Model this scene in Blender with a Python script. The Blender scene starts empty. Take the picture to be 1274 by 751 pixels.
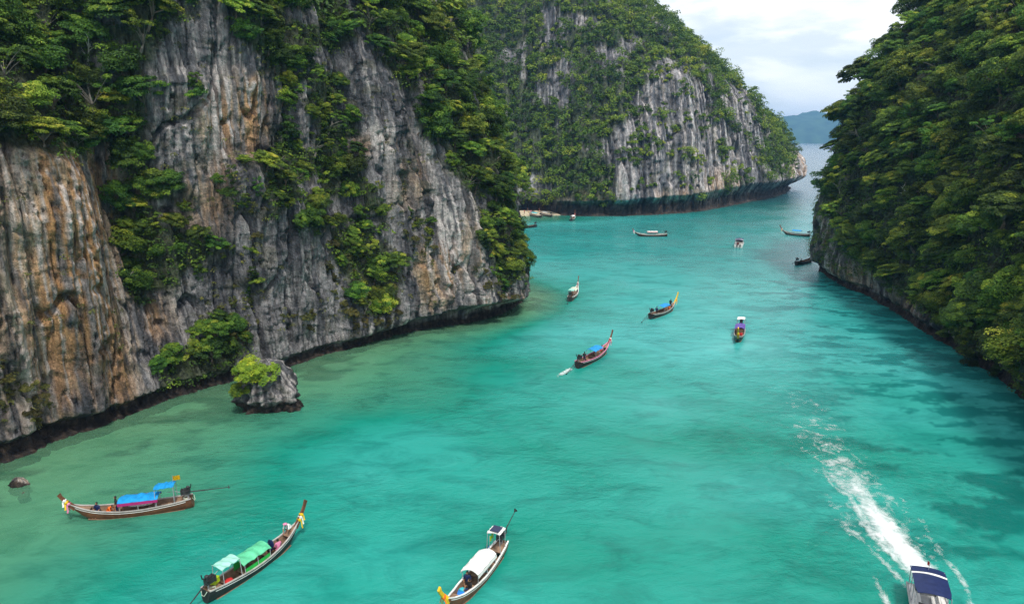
import bpy, math, random
import numpy as np
from mathutils import Vector, Matrix

# ------------------------------------------------------------------ camera, sky, sun, exposure
S = bpy.context.scene
COL = S.collection
FPX, CAMH = 860.0, 30.0                      # focal length in photo pixels (1274 wide), drone height in metres
PITCH = math.atan((375.5 - 172.0) / FPX)     # the sea horizon lies at row 172
cam_d = bpy.data.cameras.new('camera')
cam = bpy.data.objects.new('camera', cam_d); COL.objects.link(cam)
cam.location = (0, 0, CAMH); cam.rotation_euler = (math.pi/2 - PITCH, 0, 0)
cam_d.sensor_width = 36; cam_d.lens = FPX/1274*36; cam_d.clip_start = 0.5; cam_d.clip_end = 20000
S.camera = cam

SUN_DIR = Vector((0.16, -0.46, 0.87)).normalized()
SUN_EL = math.asin(SUN_DIR.z); SUN_AZ = math.atan2(SUN_DIR.x, SUN_DIR.y)
w = bpy.data.worlds.new('World'); S.world = w; w.use_nodes = True
nt = w.node_tree; nt.nodes.clear()
N = nt.nodes.new; LK = nt.links.new
sky = N('ShaderNodeTexSky'); sky.sky_type = 'NISHITA'; sky.sun_disc = False
sky.sun_elevation = SUN_EL; sky.sun_rotation = SUN_AZ; sky.altitude = 0
tc = N('ShaderNodeTexCoord')
mp = N('ShaderNodeMapping'); mp.inputs['Scale'].default_value = (1.0, 1.0, 4.2)
LK(tc.outputs['Generated'], mp.inputs['Vector'])
cn = N('ShaderNodeTexNoise'); cn.inputs['Scale'].default_value = 3.1; cn.inputs['Detail'].default_value = 7
cn.inputs['Roughness'].default_value = 0.55; cn.inputs['Distortion'].default_value = 0.35
LK(mp.outputs['Vector'], cn.inputs['Vector'])
cr = N('ShaderNodeMapRange'); cr.inputs['From Min'].default_value = 0.42; cr.inputs['From Max'].default_value = 0.57
cr.inputs['To Min'].default_value = 0.55; cr.inputs['To Max'].default_value = 1.0; cr.interpolation_type = 'SMOOTHSTEP'
LK(cn.outputs['Fac'], cr.inputs['Value'])
cn2 = N('ShaderNodeTexNoise'); cn2.inputs['Scale'].default_value = 5.2; cn2.inputs['Detail'].default_value = 6
LK(mp.outputs['Vector'], cn2.inputs['Vector'])
cc = N('ShaderNodeMix'); cc.data_type = 'RGBA'
cc.inputs[6].default_value = (8.5, 9.0, 9.4, 1); cc.inputs[7].default_value = (10.2, 10.3, 10.3, 1)
cr2 = N('ShaderNodeMapRange'); cr2.inputs['From Min'].default_value = 0.38; cr2.inputs['From Max'].default_value = 0.58
LK(cn2.outputs['Fac'], cr2.inputs['Value']); LK(cr2.outputs['Result'], cc.inputs['Factor'])
mx = N('ShaderNodeMix'); mx.data_type = 'RGBA'
LK(cr.outputs['Result'], mx.inputs['Factor']); LK(sky.outputs['Color'], mx.inputs[6]); LK(cc.outputs[2], mx.inputs[7])
bg = N('ShaderNodeBackground'); bg.inputs['Strength'].default_value = 0.098
LK(mx.outputs[2], bg.inputs['Color'])
wo = N('ShaderNodeOutputWorld'); LK(bg.outputs['Background'], wo.inputs['Surface'])

sun_d = bpy.data.lights.new('sun', 'SUN'); sun_d.energy = 2.6; sun_d.angle = math.radians(8)
sun_d.color = (1.0, 0.95, 0.86)
sun = bpy.data.objects.new('sun', sun_d); COL.objects.link(sun)
sun.rotation_euler = SUN_DIR.to_track_quat('Z', 'Y').to_euler(); sun.location = (20, -20, 90)
S.view_settings.view_transform = 'Standard'; S.view_settings.look = 'None'
S.view_settings.exposure = 0.50; S.view_settings.gamma = 1.0; S.view_settings.use_curve_mapping = False
S.render.engine = 'CYCLES'
S.cycles.max_bounces = 6; S.cycles.diffuse_bounces = 3; S.cycles.glossy_bounces = 2; S.cycles.transmission_bounces = 3
S.cycles.transparent_max_bounces = 8; S.cycles.volume_bounces = 0
S.cycles.caustics_reflective = False; S.cycles.caustics_refractive = False
S.cycles.use_denoising = True; S.cycles.denoiser = 'OPENIMAGEDENOISE'
S.cycles.denoising_input_passes = 'RGB_ALBEDO_NORMAL'; S.cycles.denoising_prefilter = 'NONE'
S.render.filter_size = 1.0

# ------------------------------------------------------------------ helpers: numbers
SP, CP = math.sin(PITCH), math.cos(PITCH)
def project(P):
    """world points (..., 3) -> photo pixel x, y and depth"""
    X = P[..., 0]; Y = P[..., 1]; Z = P[..., 2] - CAMH
    d = Y*CP - Z*SP; v = Y*SP + Z*CP
    dd = np.where(d > 1, d, 1)
    return 637 + FPX*X/dd, 375.5 - FPX*v/dd, d
def W(px, py, z=0.0):
    """where the sight line through a photo pixel meets the height z"""
    x = (px-637)/FPX; v = (375.5-py)/FPX
    d = np.array([x, CP+v*SP, -SP+v*CP]); t = (CAMH-z)/-d[2]
    return Vector((d[0]*t, d[1]*t, z))
_pr = np.random.RandomState(7)
_perm = np.concatenate([_pr.permutation(256)]*3)
_g = _pr.normal(size=(256, 3)); _g /= np.linalg.norm(_g, axis=1)[:, None]
def pn(x, y, z=0.0, seed=0):
    x, y, z = np.broadcast_arrays(np.asarray(x, float), np.asarray(y, float), np.asarray(z, float) + seed*17.37)
    xi = np.floor(x).astype(int); yi = np.floor(y).astype(int); zi = np.floor(z).astype(int)
    xf, yf, zf = x-xi, y-yi, z-zi
    fx, fy, fz = [t*t*t*(t*(t*6-15)+10) for t in (xf, yf, zf)]
    out = 0
    for a in (0, 1):
        wx = fx if a else 1-fx
        for b in (0, 1):
            wy = fy if b else 1-fy
            for c in (0, 1):
                wz = fz if c else 1-fz
                h = _perm[_perm[_perm[(xi+a) & 255] + ((yi+b) & 255)] + ((zi+c) & 255)]
                g = _g[h]
                out = out + wx*wy*wz*(g[..., 0]*(xf-a) + g[..., 1]*(yf-b) + g[..., 2]*(zf-c))
    return out*1.4
def fbm(x, y, z=0.0, o=4, seed=0, gain=0.5):
    s = 0; a = 1.0; k = 1.0
    for i in range(o):
        s = s + a*pn(x*k, y*k, np.asarray(z)*k, seed+i*3); a *= gain; k *= 2.03
    return s
def sst(a, b, x):
    t = np.clip((x-a)/(b-a), 0, 1); return t*t*(3-2*t)
def in_poly(px, py, poly):
    r = np.zeros(px.shape, bool); n = len(poly); j = n-1
    for i in range(n):
        xi, yi = poly[i]; xj, yj = poly[j]
        c = ((yi > py) != (yj > py)) & (px < (xj-xi)*(py-yi)/((yj-yi) or 1e-9) + xi)
        r ^= c; j = i
    return r
def lerp(a, b, t): return a + (b-a)*t

# ------------------------------------------------------------------ helpers: objects
def mesh_np(name, V, Q, smooth=True):
    V = np.ascontiguousarray(V, np.float32).reshape(-1, 3); Q = np.ascontiguousarray(Q, np.int32)
    k = Q.shape[1]; m = bpy.data.meshes.new(name)
    m.vertices.add(len(V)); m.vertices.foreach_set('co', V.ravel())
    m.loops.add(Q.size); m.loops.foreach_set('vertex_index', Q.ravel())
    m.polygons.add(len(Q)); m.polygons.foreach_set('loop_start', np.arange(0, Q.size, k, dtype=np.int32))
    m.polygons.foreach_set('use_smooth', np.full(len(Q), smooth, bool))
    m.update(calc_edges=True); return m
def add_obj(name, me, mat=None, parent=None):
    o = bpy.data.objects.new(name, me); COL.objects.link(o)
    if mat is not None: me.materials.append(mat)
    if parent is not None: o.parent = parent
    return o
def tag(o, label=None, cat=None, group=None, kind=None):
    if label: o['label'] = label
    if cat: o['category'] = cat
    if group: o['group'] = group
    if kind: o['kind'] = kind
    return o
def empty(name, loc=(0, 0, 0), rz=0):
    o = bpy.data.objects.new(name, None); COL.objects.link(o); o.location = loc; o.rotation_euler = (0, 0, rz)
    o.empty_display_size = 0.5; return o
def fattr(me, name, arr):
    a = me.attributes.new(name, 'FLOAT', 'POINT'); a.data.foreach_set('value', np.ascontiguousarray(arr, np.float32).ravel())
def cattr(me, name, rgb):
    rgb = rgb.reshape(-1, 3); c = np.ones((len(rgb), 4), np.float32); c[:, :3] = rgb
    a = me.attributes.new(name, 'FLOAT_COLOR', 'POINT'); a.data.foreach_set('color', c.ravel())

class MB:
    """collects vertices and faces for one small mesh"""
    def __init__(s): s.v = []; s.f = []; s.m = []
    def add(s, v, f, m=0):
        b = len(s.v); s.v += [tuple(p) for p in v]; s.f += [tuple(i+b for i in q) for q in f]; s.m += [m]*len(f); return s
    def box(s, c, d, rot=None, m=0, taper=1.0):
        x, y, z = [k/2 for k in d]
        P = [Vector((a*x*(taper if e > 0 else 1), b*y*(taper if e > 0 else 1), e*z)) for e in (-1, 1) for a, b in ((-1, -1), (1, -1), (1, 1), (-1, 1))]
        if rot is not None: P = [rot @ p for p in P]
        P = [p + Vector(c) for p in P]
        return s.add(P, [(3, 2, 1, 0), (4, 5, 6, 7), (0, 1, 5, 4), (1, 2, 6, 5), (2, 3, 7, 6), (3, 0, 4, 7)], m)
    def tube(s, pts, rad, n=6, m=0):
        pts = [Vector(p) for p in pts]
        if not hasattr(rad, '__len__'): rad = [rad]*len(pts)
        V = []; F = []
        for i, p in enumerate(pts):
            t = (pts[min(i+1, len(pts)-1)] - pts[max(i-1, 0)]).normalized()
            a = t.cross(Vector((0, 0, 1)));
            if a.length < 0.05: a = t.cross(Vector((1, 0, 0)))
            a.normalize(); b = t.cross(a)
            for k in range(n):
                q = 2*math.pi*k/n; V.append(p + (a*math.cos(q) + b*math.sin(q))*rad[i])
        for i in range(len(pts)-1):
            for k in range(n):
                k2 = (k+1) % n; F.append((i*n+k, i*n+k2, (i+1)*n+k2, (i+1)*n+k))
        F.append(tuple(reversed(range(n)))); F.append(tuple(range((len(pts)-1)*n, len(pts)*n)))
        return s.add(V, F, m)
    def grid(s, R, m=0, flip=False):
        nr, nc = len(R), len(R[0]); V = [p for r in R for p in r]; F = []
        for i in range(nr-1):
            for j in range(nc-1):
                q = (i*nc+j, i*nc+j+1, (i+1)*nc+j+1, (i+1)*nc+j); F.append(q[::-1] if flip else q)
        return s.add(V, F, m)
    def slab(s, R, th, m=0):
        """a sheet of points R with thickness th downwards"""
        nr, nc = len(R), len(R[0]); R2 = [[Vector(p) - Vector((0, 0, th)) for p in r] for r in R]
        s.grid(R, m, True); s.grid(R2, m)
        edge = [(0, j) for j in range(nc)] + [(i, nc-1) for i in range(1, nr)] + [(nr-1, j) for j in range(nc-2, -1, -1)] + [(i, 0) for i in range(nr-2, 0, -1)]
        V = [R[i][j] for i, j in edge] + [R2[i][j] for i, j in edge]; n = len(edge)
        return s.add(V, [(k, (k+1) % n, (k+1) % n + n, k+n) for k in range(n)], m)
    def ball(s, c, r, nu=8, nv=6, m=0):
        c = Vector(c); r = Vector(r) if hasattr(r, '__len__') else Vector((r, r, r)); R = []
        for i in range(nv+1):
            a = math.pi*i/nv
            R.append([c + Vector((r.x*math.sin(a)*math.cos(2*math.pi*k/nu), r.y*math.sin(a)*math.sin(2*math.pi*k/nu), r.z*math.cos(a))) for k in range(nu+1)])
        return s.grid(R, m)
    def build(s, name, mat, parent=None, smooth=False):
        me = bpy.data.meshes.new(name); me.from_pydata(s.v, [], s.f)
        mats = mat if isinstance(mat, (list, tuple)) else [mat]
        for q in mats: me.materials.append(q)
        me.polygons.foreach_set('material_index', s.m); me.polygons.foreach_set('use_smooth', [smooth]*len(s.f)); me.update()
        o = bpy.data.objects.new(name, me); COL.objects.link(o)
        if parent is not None: o.parent = parent
        return o

# ------------------------------------------------------------------ helpers: materials
def new_mat(name):
    m = bpy.data.materials.new(name); m.use_nodes = True; t = m.node_tree
    return m, t, t.nodes['Principled BSDF'], t.nodes['Material Output']
def simple(name, rgb, rough=0.6, var=0.25, scale=3.0, spec=0.3, bump=0.0, metal=0.0):
    m, t, p, o = new_mat(name); n = t.nodes.new; l = t.links.new
    tc = n('ShaderNodeTexCoord'); nz = n('ShaderNodeTexNoise'); nz.inputs['Scale'].default_value = scale; nz.inputs['Detail'].default_value = 5
    l(tc.outputs['Object'], nz.inputs['Vector'])
    mr = n('ShaderNodeMapRange'); mr.inputs['From Min'].default_value = 0.3; mr.inputs['From Max'].default_value = 0.7
    mr.inputs['To Min'].default_value = 1-var; mr.inputs['To Max'].default_value = 1+var*0.6; l(nz.outputs['Fac'], mr.inputs['Value'])
    mm = n('ShaderNodeVectorMath'); mm.operation = 'SCALE'; mm.inputs[0].default_value = rgb[:3]
    l(mr.outputs['Result'], mm.inputs['Scale']); l(mm.outputs['Vector'], p.inputs['Base Color'])
    p.inputs['Roughness'].default_value = rough; p.inputs['Specular IOR Level'].default_value = spec; p.inputs['Metallic'].default_value = metal
    if bump:
        b = n('ShaderNodeBump'); b.inputs['Strength'].default_value = bump; b.inputs['Distance'].default_value = 0.05
        l(nz.outputs['Fac'], b.inputs['Height']); l(b.outputs['Normal'], p.inputs['Normal'])
    return m
def rock_mat(name, fine=2.2):
    m, t, p, o = new_mat(name); n = t.nodes.new; l = t.links.new
    at = n('ShaderNodeAttribute'); at.attribute_name = 'Col'
    tc = n('ShaderNodeTexCoord'); mp = n('ShaderNodeMapping'); mp.inputs['Scale'].default_value = (1, 1, 0.22)
    l(tc.outputs['Object'], mp.inputs['Vector'])
    a = n('ShaderNodeTexNoise'); a.inputs['Scale'].default_value = fine; a.inputs['Detail'].default_value = 8; a.inputs['Roughness'].default_value = 0.68
    l(mp.outputs['Vector'], a.inputs['Vector'])
    b = n('ShaderNodeTexNoise'); b.inputs['Scale'].default_value = fine*0.9; b.inputs['Detail'].default_value = 8; b.inputs['Roughness'].default_value = 0.7
    l(tc.outputs['Object'], b.inputs['Vector'])
    r1 = n('ShaderNodeMapRange'); r1.inputs['From Min'].default_value = 0.36; r1.inputs['From Max'].default_value = 0.64
    r1.inputs['To Min'].default_value = 0.52; r1.inputs['To Max'].default_value = 1.5; l(a.outputs['Fac'], r1.inputs['Value'])
    r2 = n('ShaderNodeMapRange'); r2.inputs['From Min'].default_value = 0.3; r2.inputs['From Max'].default_value = 0.7
    r2.inputs['To Min'].default_value = 0.65; r2.inputs['To Max'].default_value = 1.3; l(b.outputs['Fac'], r2.inputs['Value'])
    mu = n('ShaderNodeMath'); mu.operation = 'MULTIPLY'; l(r1.outputs['Result'], mu.inputs[0]); l(r2.outputs['Result'], mu.inputs[1])
    sc = n('ShaderNodeVectorMath'); sc.operation = 'SCALE'; l(at.outputs['Color'], sc.inputs[0]); l(mu.outputs[0], sc.inputs['Scale'])
    l(sc.outputs['Vector'], p.inputs['Base Color']); p.inputs['Roughness'].default_value = 0.85; p.inputs['Specular IOR Level'].default_value = 0.25
    ad = n('ShaderNodeMath'); l(a.outputs['Fac'], ad.inputs[0]); l(b.outputs['Fac'], ad.inputs[1])
    bp = n('ShaderNodeBump'); bp.inputs['Strength'].default_value = 1.0; bp.inputs['Distance'].default_value = 0.7
    l(ad.outputs[0], bp.inputs['Height']); l(bp.outputs['Normal'], p.inputs['Normal'])
    return m
def leaf_mat(name, stops, rnd=0.42):
    m, t, p, o = new_mat(name); n = t.nodes.new; l = t.links.new; t.nodes.remove(p)
    at = n('ShaderNodeAttribute'); at.attribute_name = 'tone'
    oi = n('ShaderNodeObjectInfo')
    ma = n('ShaderNodeMath'); ma.operation = 'MULTIPLY_ADD'; ma.inputs[1].default_value = rnd; l(oi.outputs['Random'], ma.inputs[0])
    su = n('ShaderNodeMath'); su.operation = 'SUBTRACT'; su.inputs[1].default_value = rnd*0.5; l(at.outputs['Fac'], su.inputs[0]); l(su.outputs[0], ma.inputs[2])
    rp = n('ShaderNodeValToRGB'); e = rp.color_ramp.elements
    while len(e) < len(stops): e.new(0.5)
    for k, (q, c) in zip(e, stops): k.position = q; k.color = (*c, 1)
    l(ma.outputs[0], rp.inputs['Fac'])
    f1 = n('ShaderNodeMath'); f1.operation = 'MULTIPLY'; f1.inputs[1].default_value = 7.13; l(oi.outputs['Random'], f1.inputs[0])
    f2 = n('ShaderNodeMath'); f2.operation = 'FRACT'; l(f1.outputs[0], f2.inputs[0])
    f3 = n('ShaderNodeMapRange'); f3.inputs['To Min'].default_value = 0.474 if rnd else 0.505; f3.inputs['To Max'].default_value = 0.540 if rnd else 0.505; l(f2.outputs[0], f3.inputs['Value'])
    f4 = n('ShaderNodeMath'); f4.operation = 'MULTIPLY'; f4.inputs[1].default_value = 13.7; l(oi.outputs['Random'], f4.inputs[0])
    f5 = n('ShaderNodeMath'); f5.operation = 'FRACT'; l(f4.outputs[0], f5.inputs[0])
    f6 = n('ShaderNodeMapRange'); f6.inputs['To Min'].default_value = 0.62 if rnd else 1.0; f6.inputs['To Max'].default_value = 1.38 if rnd else 1.0; l(f5.outputs[0], f6.inputs['Value'])
    hs = n('ShaderNodeHueSaturation'); l(f3.outputs['Result'], hs.inputs['Hue']); l(f6.outputs['Result'], hs.inputs['Value']); l(rp.outputs['Color'], hs.inputs['Color'])
    rp = hs
    d = n('ShaderNodeBsdfPrincipled'); d.inputs['Roughness'].default_value = 0.55; d.inputs['Specular IOR Level'].default_value = 0.22
    l(rp.outputs['Color'], d.inputs['Base Color'])
    tr = n('ShaderNodeBsdfTranslucent'); l(rp.outputs['Color'], tr.inputs['Color'])
    mx = n('ShaderNodeMixShader'); mx.inputs['Fac'].default_value = 0.18; l(d.outputs[0], mx.inputs[1]); l(tr.outputs[0], mx.inputs[2])
    l(mx.outputs[0], o.inputs['Surface']); return m
GREEN = [(0.0, (0.020, 0.042, 0.010)), (0.32, (0.050, 0.095, 0.013)), (0.6, (0.115, 0.180, 0.018)), (0.85, (0.23, 0.28, 0.028)), (1.0, (0.34, 0.33, 0.04))]
GREEN = [(q, tuple(v*1.12 for v in c)) for q, c in GREEN]
M_leaf = leaf_mat('foliage', GREEN)
M_mass = leaf_mat('foliage_mass', GREEN, 0.0)
M_leaf_right = leaf_mat('foliage_deep', [(q, tuple(v*1.06 for v in c)) for q, c in GREEN])
M_dry = leaf_mat('dry_foliage', [(0, (0.05, 0.055, 0.015)), (0.5, (0.11, 0.11, 0.028)), (1, (0.22, 0.19, 0.05))])
M_yellow = leaf_mat('yellow_foliage', [(0, (0.07, 0.13, 0.015)), (0.5, (0.20, 0.27, 0.02)), (1, (0.42, 0.42, 0.03))], 0.1)
M_bark = simple('bark', (0.13, 0.10, 0.075), 0.9, 0.4, 4)
M_pale = simple('pale_bark', (0.19, 0.17, 0.145), 0.9, 0.35, 4)
M_rock = rock_mat('limestone'); M_rock_far = rock_mat('limestone_far', 0.9)

# ------------------------------------------------------------------ cliffs
def catmull(P, n):
    """P (k,d) control values, n samples as fractional indices -> smooth values"""
    P = np.asarray(P, float); k = len(P)
    i = np.clip(np.floor(n).astype(int), 0, k-2); t = (n-i)[:, None]
    p0, p1, p2, p3 = P[np.clip(i-1, 0, k-1)], P[i], P[i+1], P[np.clip(i+2, 0, k-1)]
    return 0.5*((2*p1) + (-p0+p2)*t + (2*p0-5*p1+4*p2-p3)*t*t + (-p0+3*p1-3*p2+p3)*t**3)
def cliff_grid(ctrl, du, dz):
    """ctrl: list of (outer xy, inner xy, [(z, metres inward) knots]); every list has the same number of knots"""
    outer = np.array([c[0] for c in ctrl], float); inner = np.array([c[1] for c in ctrl], float)
    K = np.array([[(z, r) for z, r in c[2]] for c in ctrl], float)            # (k, knots, 2)
    f = np.linspace(0, len(ctrl)-1, 4000); P = catmull(outer, f)
    s = np.concatenate([[0], np.cumsum(np.linalg.norm(np.diff(P, axis=0), axis=1))])
    nu = int(s[-1]/du); u = np.linspace(0, s[-1], nu); fi = np.interp(u, s, f)
    O = catmull(outer, fi); I = catmull(inner, fi); Dir = I-O; Dir /= np.linalg.norm(Dir, axis=1)[:, None]
    Kz = catmull(K.reshape(len(ctrl), -1), fi).reshape(nu, K.shape[1], 2)
    seg = np.linalg.norm(np.diff(K, axis=1), axis=2).max(axis=0)
    cum = np.concatenate([[0], np.cumsum(seg)]); nz = int(cum[-1]/dz); tt = np.linspace(0, cum[-1], nz)
    j = np.clip(np.searchsorted(cum, tt, side='right')-1, 0, len(seg)-1); a = (tt-cum[j])/seg[j]
    Z = Kz[:, j, 0]*(1-a) + Kz[:, j+1, 0]*a; R = Kz[:, j, 1]*(1-a) + Kz[:, j+1, 1]*a
    # soften the knots along the profile
    for _ in range(3):
        for A in (R,):
            A[:, 1:-1] = 0.25*A[:, :-2] + 0.5*A[:, 1:-1] + 0.25*A[:, 2:]
    U = np.repeat(u[:, None], nz, 1)
    return O, Dir, U, Z, R
def cliff_pos(O, Dir, Z, R):
    P = np.empty(Z.shape + (3,)); P[..., 0] = O[:, None, 0] + Dir[:, None, 0]*R; P[..., 1] = O[:, None, 1] + Dir[:, None, 1]*R; P[..., 2] = Z
    return P
def cliff_mesh(name, P, col, mat, flip=False):
    nu, nz = P.shape[:2]; i = np.arange(nu*nz).reshape(nu, nz)
    q = np.stack([i[:-1, :-1], i[1:, :-1], i[1:, 1:], i[:-1, 1:]], -1).reshape(-1, 4)
    if flip: q = q[:, ::-1]
    me = mesh_np(name, P, q); cattr(me, 'Col', col)
    o = add_obj(name, me, mat); tag(o, kind='structure'); return o
def hash2(i, j, s=0):
    return _perm[_perm[(i+s*31) & 255] + (j & 255)]/255.0
def blocks(U, Z, su, sz, seed):
    a = U/su + 0.8*pn(U*0.12, Z*0.1, 0, seed); b = Z/sz + 0.8*pn(U*0.1, Z*0.15, 3, seed)
    ia = np.floor(a).astype(int); b = b + hash2(ia, ia*0, seed)*3; ib = np.floor(b).astype(int)
    return hash2(ia, ib, seed+5) - 0.5
def rock_relief(U, Z, k=1.0):
    """metres outward: buttresses, flutes, joints and pockets of weathered limestone"""
    d = 1.5*k*fbm(U*0.075/k, Z*0.05/k, 0, 3, 1)
    w = U + 1.2*k*pn(U*0.1/k, Z*0.06/k, 0, 8)
    f = fbm(w*0.30/k, Z*0.035/k, 0, 3, 2); d += 0.45*k*f
    q = f*5 + 0.6*pn(U*0.5/k, Z*0.25/k, 0, 17); fl = np.floor(q); d += 0.55*k*(fl + sst(0.0, 0.16, q-fl) - 1)/5*2.2
    q = fbm(U*0.05/k, Z*0.13/k, 0, 3, 18)*5 + 0.5*pn(U*0.4/k, Z*0.4/k, 0, 19); fl = np.floor(q); d += 0.30*k*(fl + sst(0.0, 0.12, q-fl))*0.45
    rid = 1-np.abs(pn(w*0.75/k, Z*0.05/k, 0, 3))*2.2; d += 0.36*k*np.clip(rid, -0.5, 1)
    d += 0.28*k*pn(w*1.9/k, Z*0.12/k, 0, 4) + 0.14*k*pn(w*3.7/k, Z*0.3/k, 0, 5)
    d += 0.40*k*blocks(U, Z, 2.2*k, 9.0*k, 2) + 0.22*k*blocks(U, Z, 0.8*k, 5.0*k, 9)
    rid = 1-np.abs(pn(w*1.6/k, Z*0.06/k, 0, 16))*2.4; d += 0.22*k*np.clip(rid, -0.5, 1)
    d += 0.22*k*fbm(U*0.8/k, Z*0.8/k, 0, 3, 6)
    crack = 1-np.abs(pn(w*0.33/k, Z*0.045/k, 0, 12))*3.2; d -= 1.5*k*sst(0.80, 1.0, crack)
    crack = 1-np.abs(pn(w*0.9/k, Z*0.10/k, 0, 13))*3.0; d -= 0.7*k*sst(0.78, 1.0, crack)
    pock = pn(U*0.45/k, Z*0.30/k, 0, 11); d -= 1.1*k*sst(0.42, 0.62, pock)
    return d
C_ = lambda *a: np.array(a)
def mixc(a, b, t): return a + (b-a)*t[..., None]
def zone(px, py, pts):
    z = np.zeros(px.shape)
    for x, y, rx, ry, a in pts: z = np.maximum(z, a*np.exp(-(((px-x)/rx)**2 + ((py-y)/ry)**2)**1.5))
    return z
def rock_colour(U, Z, ochre, pale, k=1.0, base=1.0, tide_shade=1.6):
    w = U + 0.7*k*pn(U*0.2/k, Z*0.08/k, 0, 21)
    s1 = fbm(w*0.42/k, Z*0.030/k, 0, 4, 22); s2 = fbm(w*1.15/k, Z*0.045/k, 0, 3, 23); s3 = fbm(w*2.9/k, Z*0.05/k, 0, 3, 24)
    bl = fbm(U*0.25/k, Z*0.22/k, 0, 4, 25)
    c = mixc(C_(0.090, 0.092, 0.104)*base, C_(0.270, 0.262, 0.265)*base, sst(-0.42, 0.45, 0.6*s1+0.5*bl+0.3*s2))
    oc = ochre*sst(-0.30, 0.22, 0.8*s2 + 0.6*bl + 0.35 + (ochre-0.6))
    c = mixc(c, mixc(C_(0.50, 0.275, 0.115), C_(0.60, 0.445, 0.31), sst(-0.4, 0.4, s1+0.5*s3)), np.clip(oc, 0, 1)*0.92)
    c = mixc(c, C_(0.56, 0.51, 0.49), np.clip(pale*1.25+0.20, 0, 1)*sst(0.10, 0.22, s3*0.9 + 0.30*s2 + 0.25*pale - 0.05))
    blk = sst(0.07, 0.18, fbm(w*0.8/k, Z*0.02/k, 0, 3, 27))*0.92
    c = mixc(c, C_(0.046, 0.048, 0.056), blk*sst(-0.35, 0.1, s3)*(1-0.35*ochre))
    lich = sst(0.25, 0.5, fbm(U*0.35/k, Z*0.4/k, 0, 4, 28))*0.35
    c = mixc(c, C_(0.10, 0.10, 0.045), lich)
    t = 1 - sst(tide_shade*0.55, tide_shade*1.15, Z + (0.9+0.25*tide_shade)*fbm(U*0.22, Z*0.4, 0, 5, 29))  # tidal stain along the foot; on the far cliff also painted notch shade
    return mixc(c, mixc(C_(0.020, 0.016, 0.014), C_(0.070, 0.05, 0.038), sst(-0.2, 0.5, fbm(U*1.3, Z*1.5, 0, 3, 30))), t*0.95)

# left cliff: buttress, gully, streaked wall, second gully, rounded tip
def KN(shelf, notch, nz, *top):
    """knots: below water, ledge at the waterline, back of the notch, its roof, then five points up the wall"""
    return [(-4, -shelf-2.0), (-0.2, -shelf), (0.35, 0.0), (nz*0.6, notch*0.15), (nz, -notch)] + list(top)
L_CTRL = [
 ((-72, 10), (-125, 45), KN(1.5, 1.5, 2.2, (14, -1.5), (28, -1), (34, 4), (46, 16), (72, 45))),
 ((-59, 40), (-110, 75), KN(1.5, 1.6, 2.2, (14, -1.5), (28, -1), (34, 4), (46, 15), (72, 45))),
 ((-49.2, 60.5), (-100, 97), KN(1.6, 1.6, 2.2, (14, -1.2), (29, -0.6), (34, 4), (46, 14), (72, 42))),
 ((-47.0, 66.0), (-97, 102), KN(1.5, 1.6, 2.2, (14, -1.2), (29, -0.4), (33, 3), (46, 12), (72, 40))),
 ((-44.4, 70.3), (-93, 107), KN(1.4, 1.7, 2.0, (14, -1.4), (27, -0.4), (33, 5), (46, 11), (72, 36))),
 ((-41.9, 75.5), (-90, 112), KN(1.2, 1.4, 2.0, (9, 0.5), (22, 5.0), (31, 5.8), (46, 6.5), (72, 24))),
 ((-37.4, 81.4), (-86, 118), KN(0.9, 1.2, 2.0, (10, 2.0), (22, 2.4), (30, 2.6), (46, 2.6), (72, 18))),
 ((-31.0, 88.0), (-80, 125), KN(0.8, 1.2, 1.8, (10, -0.8), (26.5, -0.6), (28.2, 1.9), (46, 2.0), (72, 16))),
 ((-24.2, 97.7), (-74, 134), KN(0.6, 1.2, 1.8, (8, -0.6), (20, 2.0), (30, 3.0), (46, 4.5), (72, 18))),
 ((-17.2, 105.8), (-67, 142), KN(0.5, 2.0, 2.6, (8, -2.2), (22, -1.6), (30, -0.4), (46, 4.0), (72, 20))),
 ((-10.0, 110.6), (-62, 146), KN(0.3, 4.0, 3.9, (8, -3.6), (20, -2.4), (27, 0.0), (46, 7), (72, 26))),
 ((-4.7, 114.6), (-57, 149), KN(0.3, 3.4, 3.7, (8, -2.8), (16, -1.6), (24, 1.2), (46, 10), (72, 30))),
 ((0.0, 122.6), (-52, 151), KN(0.3, 1.5, 2.5, (7, -1.0), (14, 0.4), (23, 3.2), (46, 10.5), (72, 28))),
 ((1.6, 131.5), (-50, 154), KN(0.3, 1.2, 2.2, (7, -0.4), (14, 1.2), (23, 4.0), (46, 11), (72, 28))),
 ((-3.0, 143), (-52, 158), KN(0.3, 1.2, 2.2, (7, -0.4), (14, 1.2), (23, 4), (46, 11), (72, 28))),
 ((-18, 157), (-58, 165), KN(0.3, 1.2, 2.2, (7, 0), (14, 1), (23, 4), (46, 11), (72, 26))),
 ((-50, 176), (-75, 190), KN(0.3, 1.2, 2.2, (7, 0), (14, 1), (23, 4), (46, 9), (72, 20))),
]
O, Dr, U, Z, R = cliff_grid(L_CTRL, 0.19, 0.19)
P0 = cliff_pos(O, Dr, Z, R); px, py, _ = project(P0)
amp = sst(0.2, 3.5, Z)*0.70 + 0.34
rel = rock_relief(U, Z)
rel += 1.2*zone(px, py, [(95, 330, 60, 200, 1)])
pits = zone(px, py, [(520, 230, 28, 30, 1), (545, 330, 30, 30, 0.9), (20, 480, 25, 30, 0.6)])
rel -= 1.6*pits*sst(0.05, 0.4, pn(U*0.55, Z*0.5, 0, 31))
R2 = R - amp*rel
P = cliff_pos(O, Dr, Z, R2); LP = P
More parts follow.
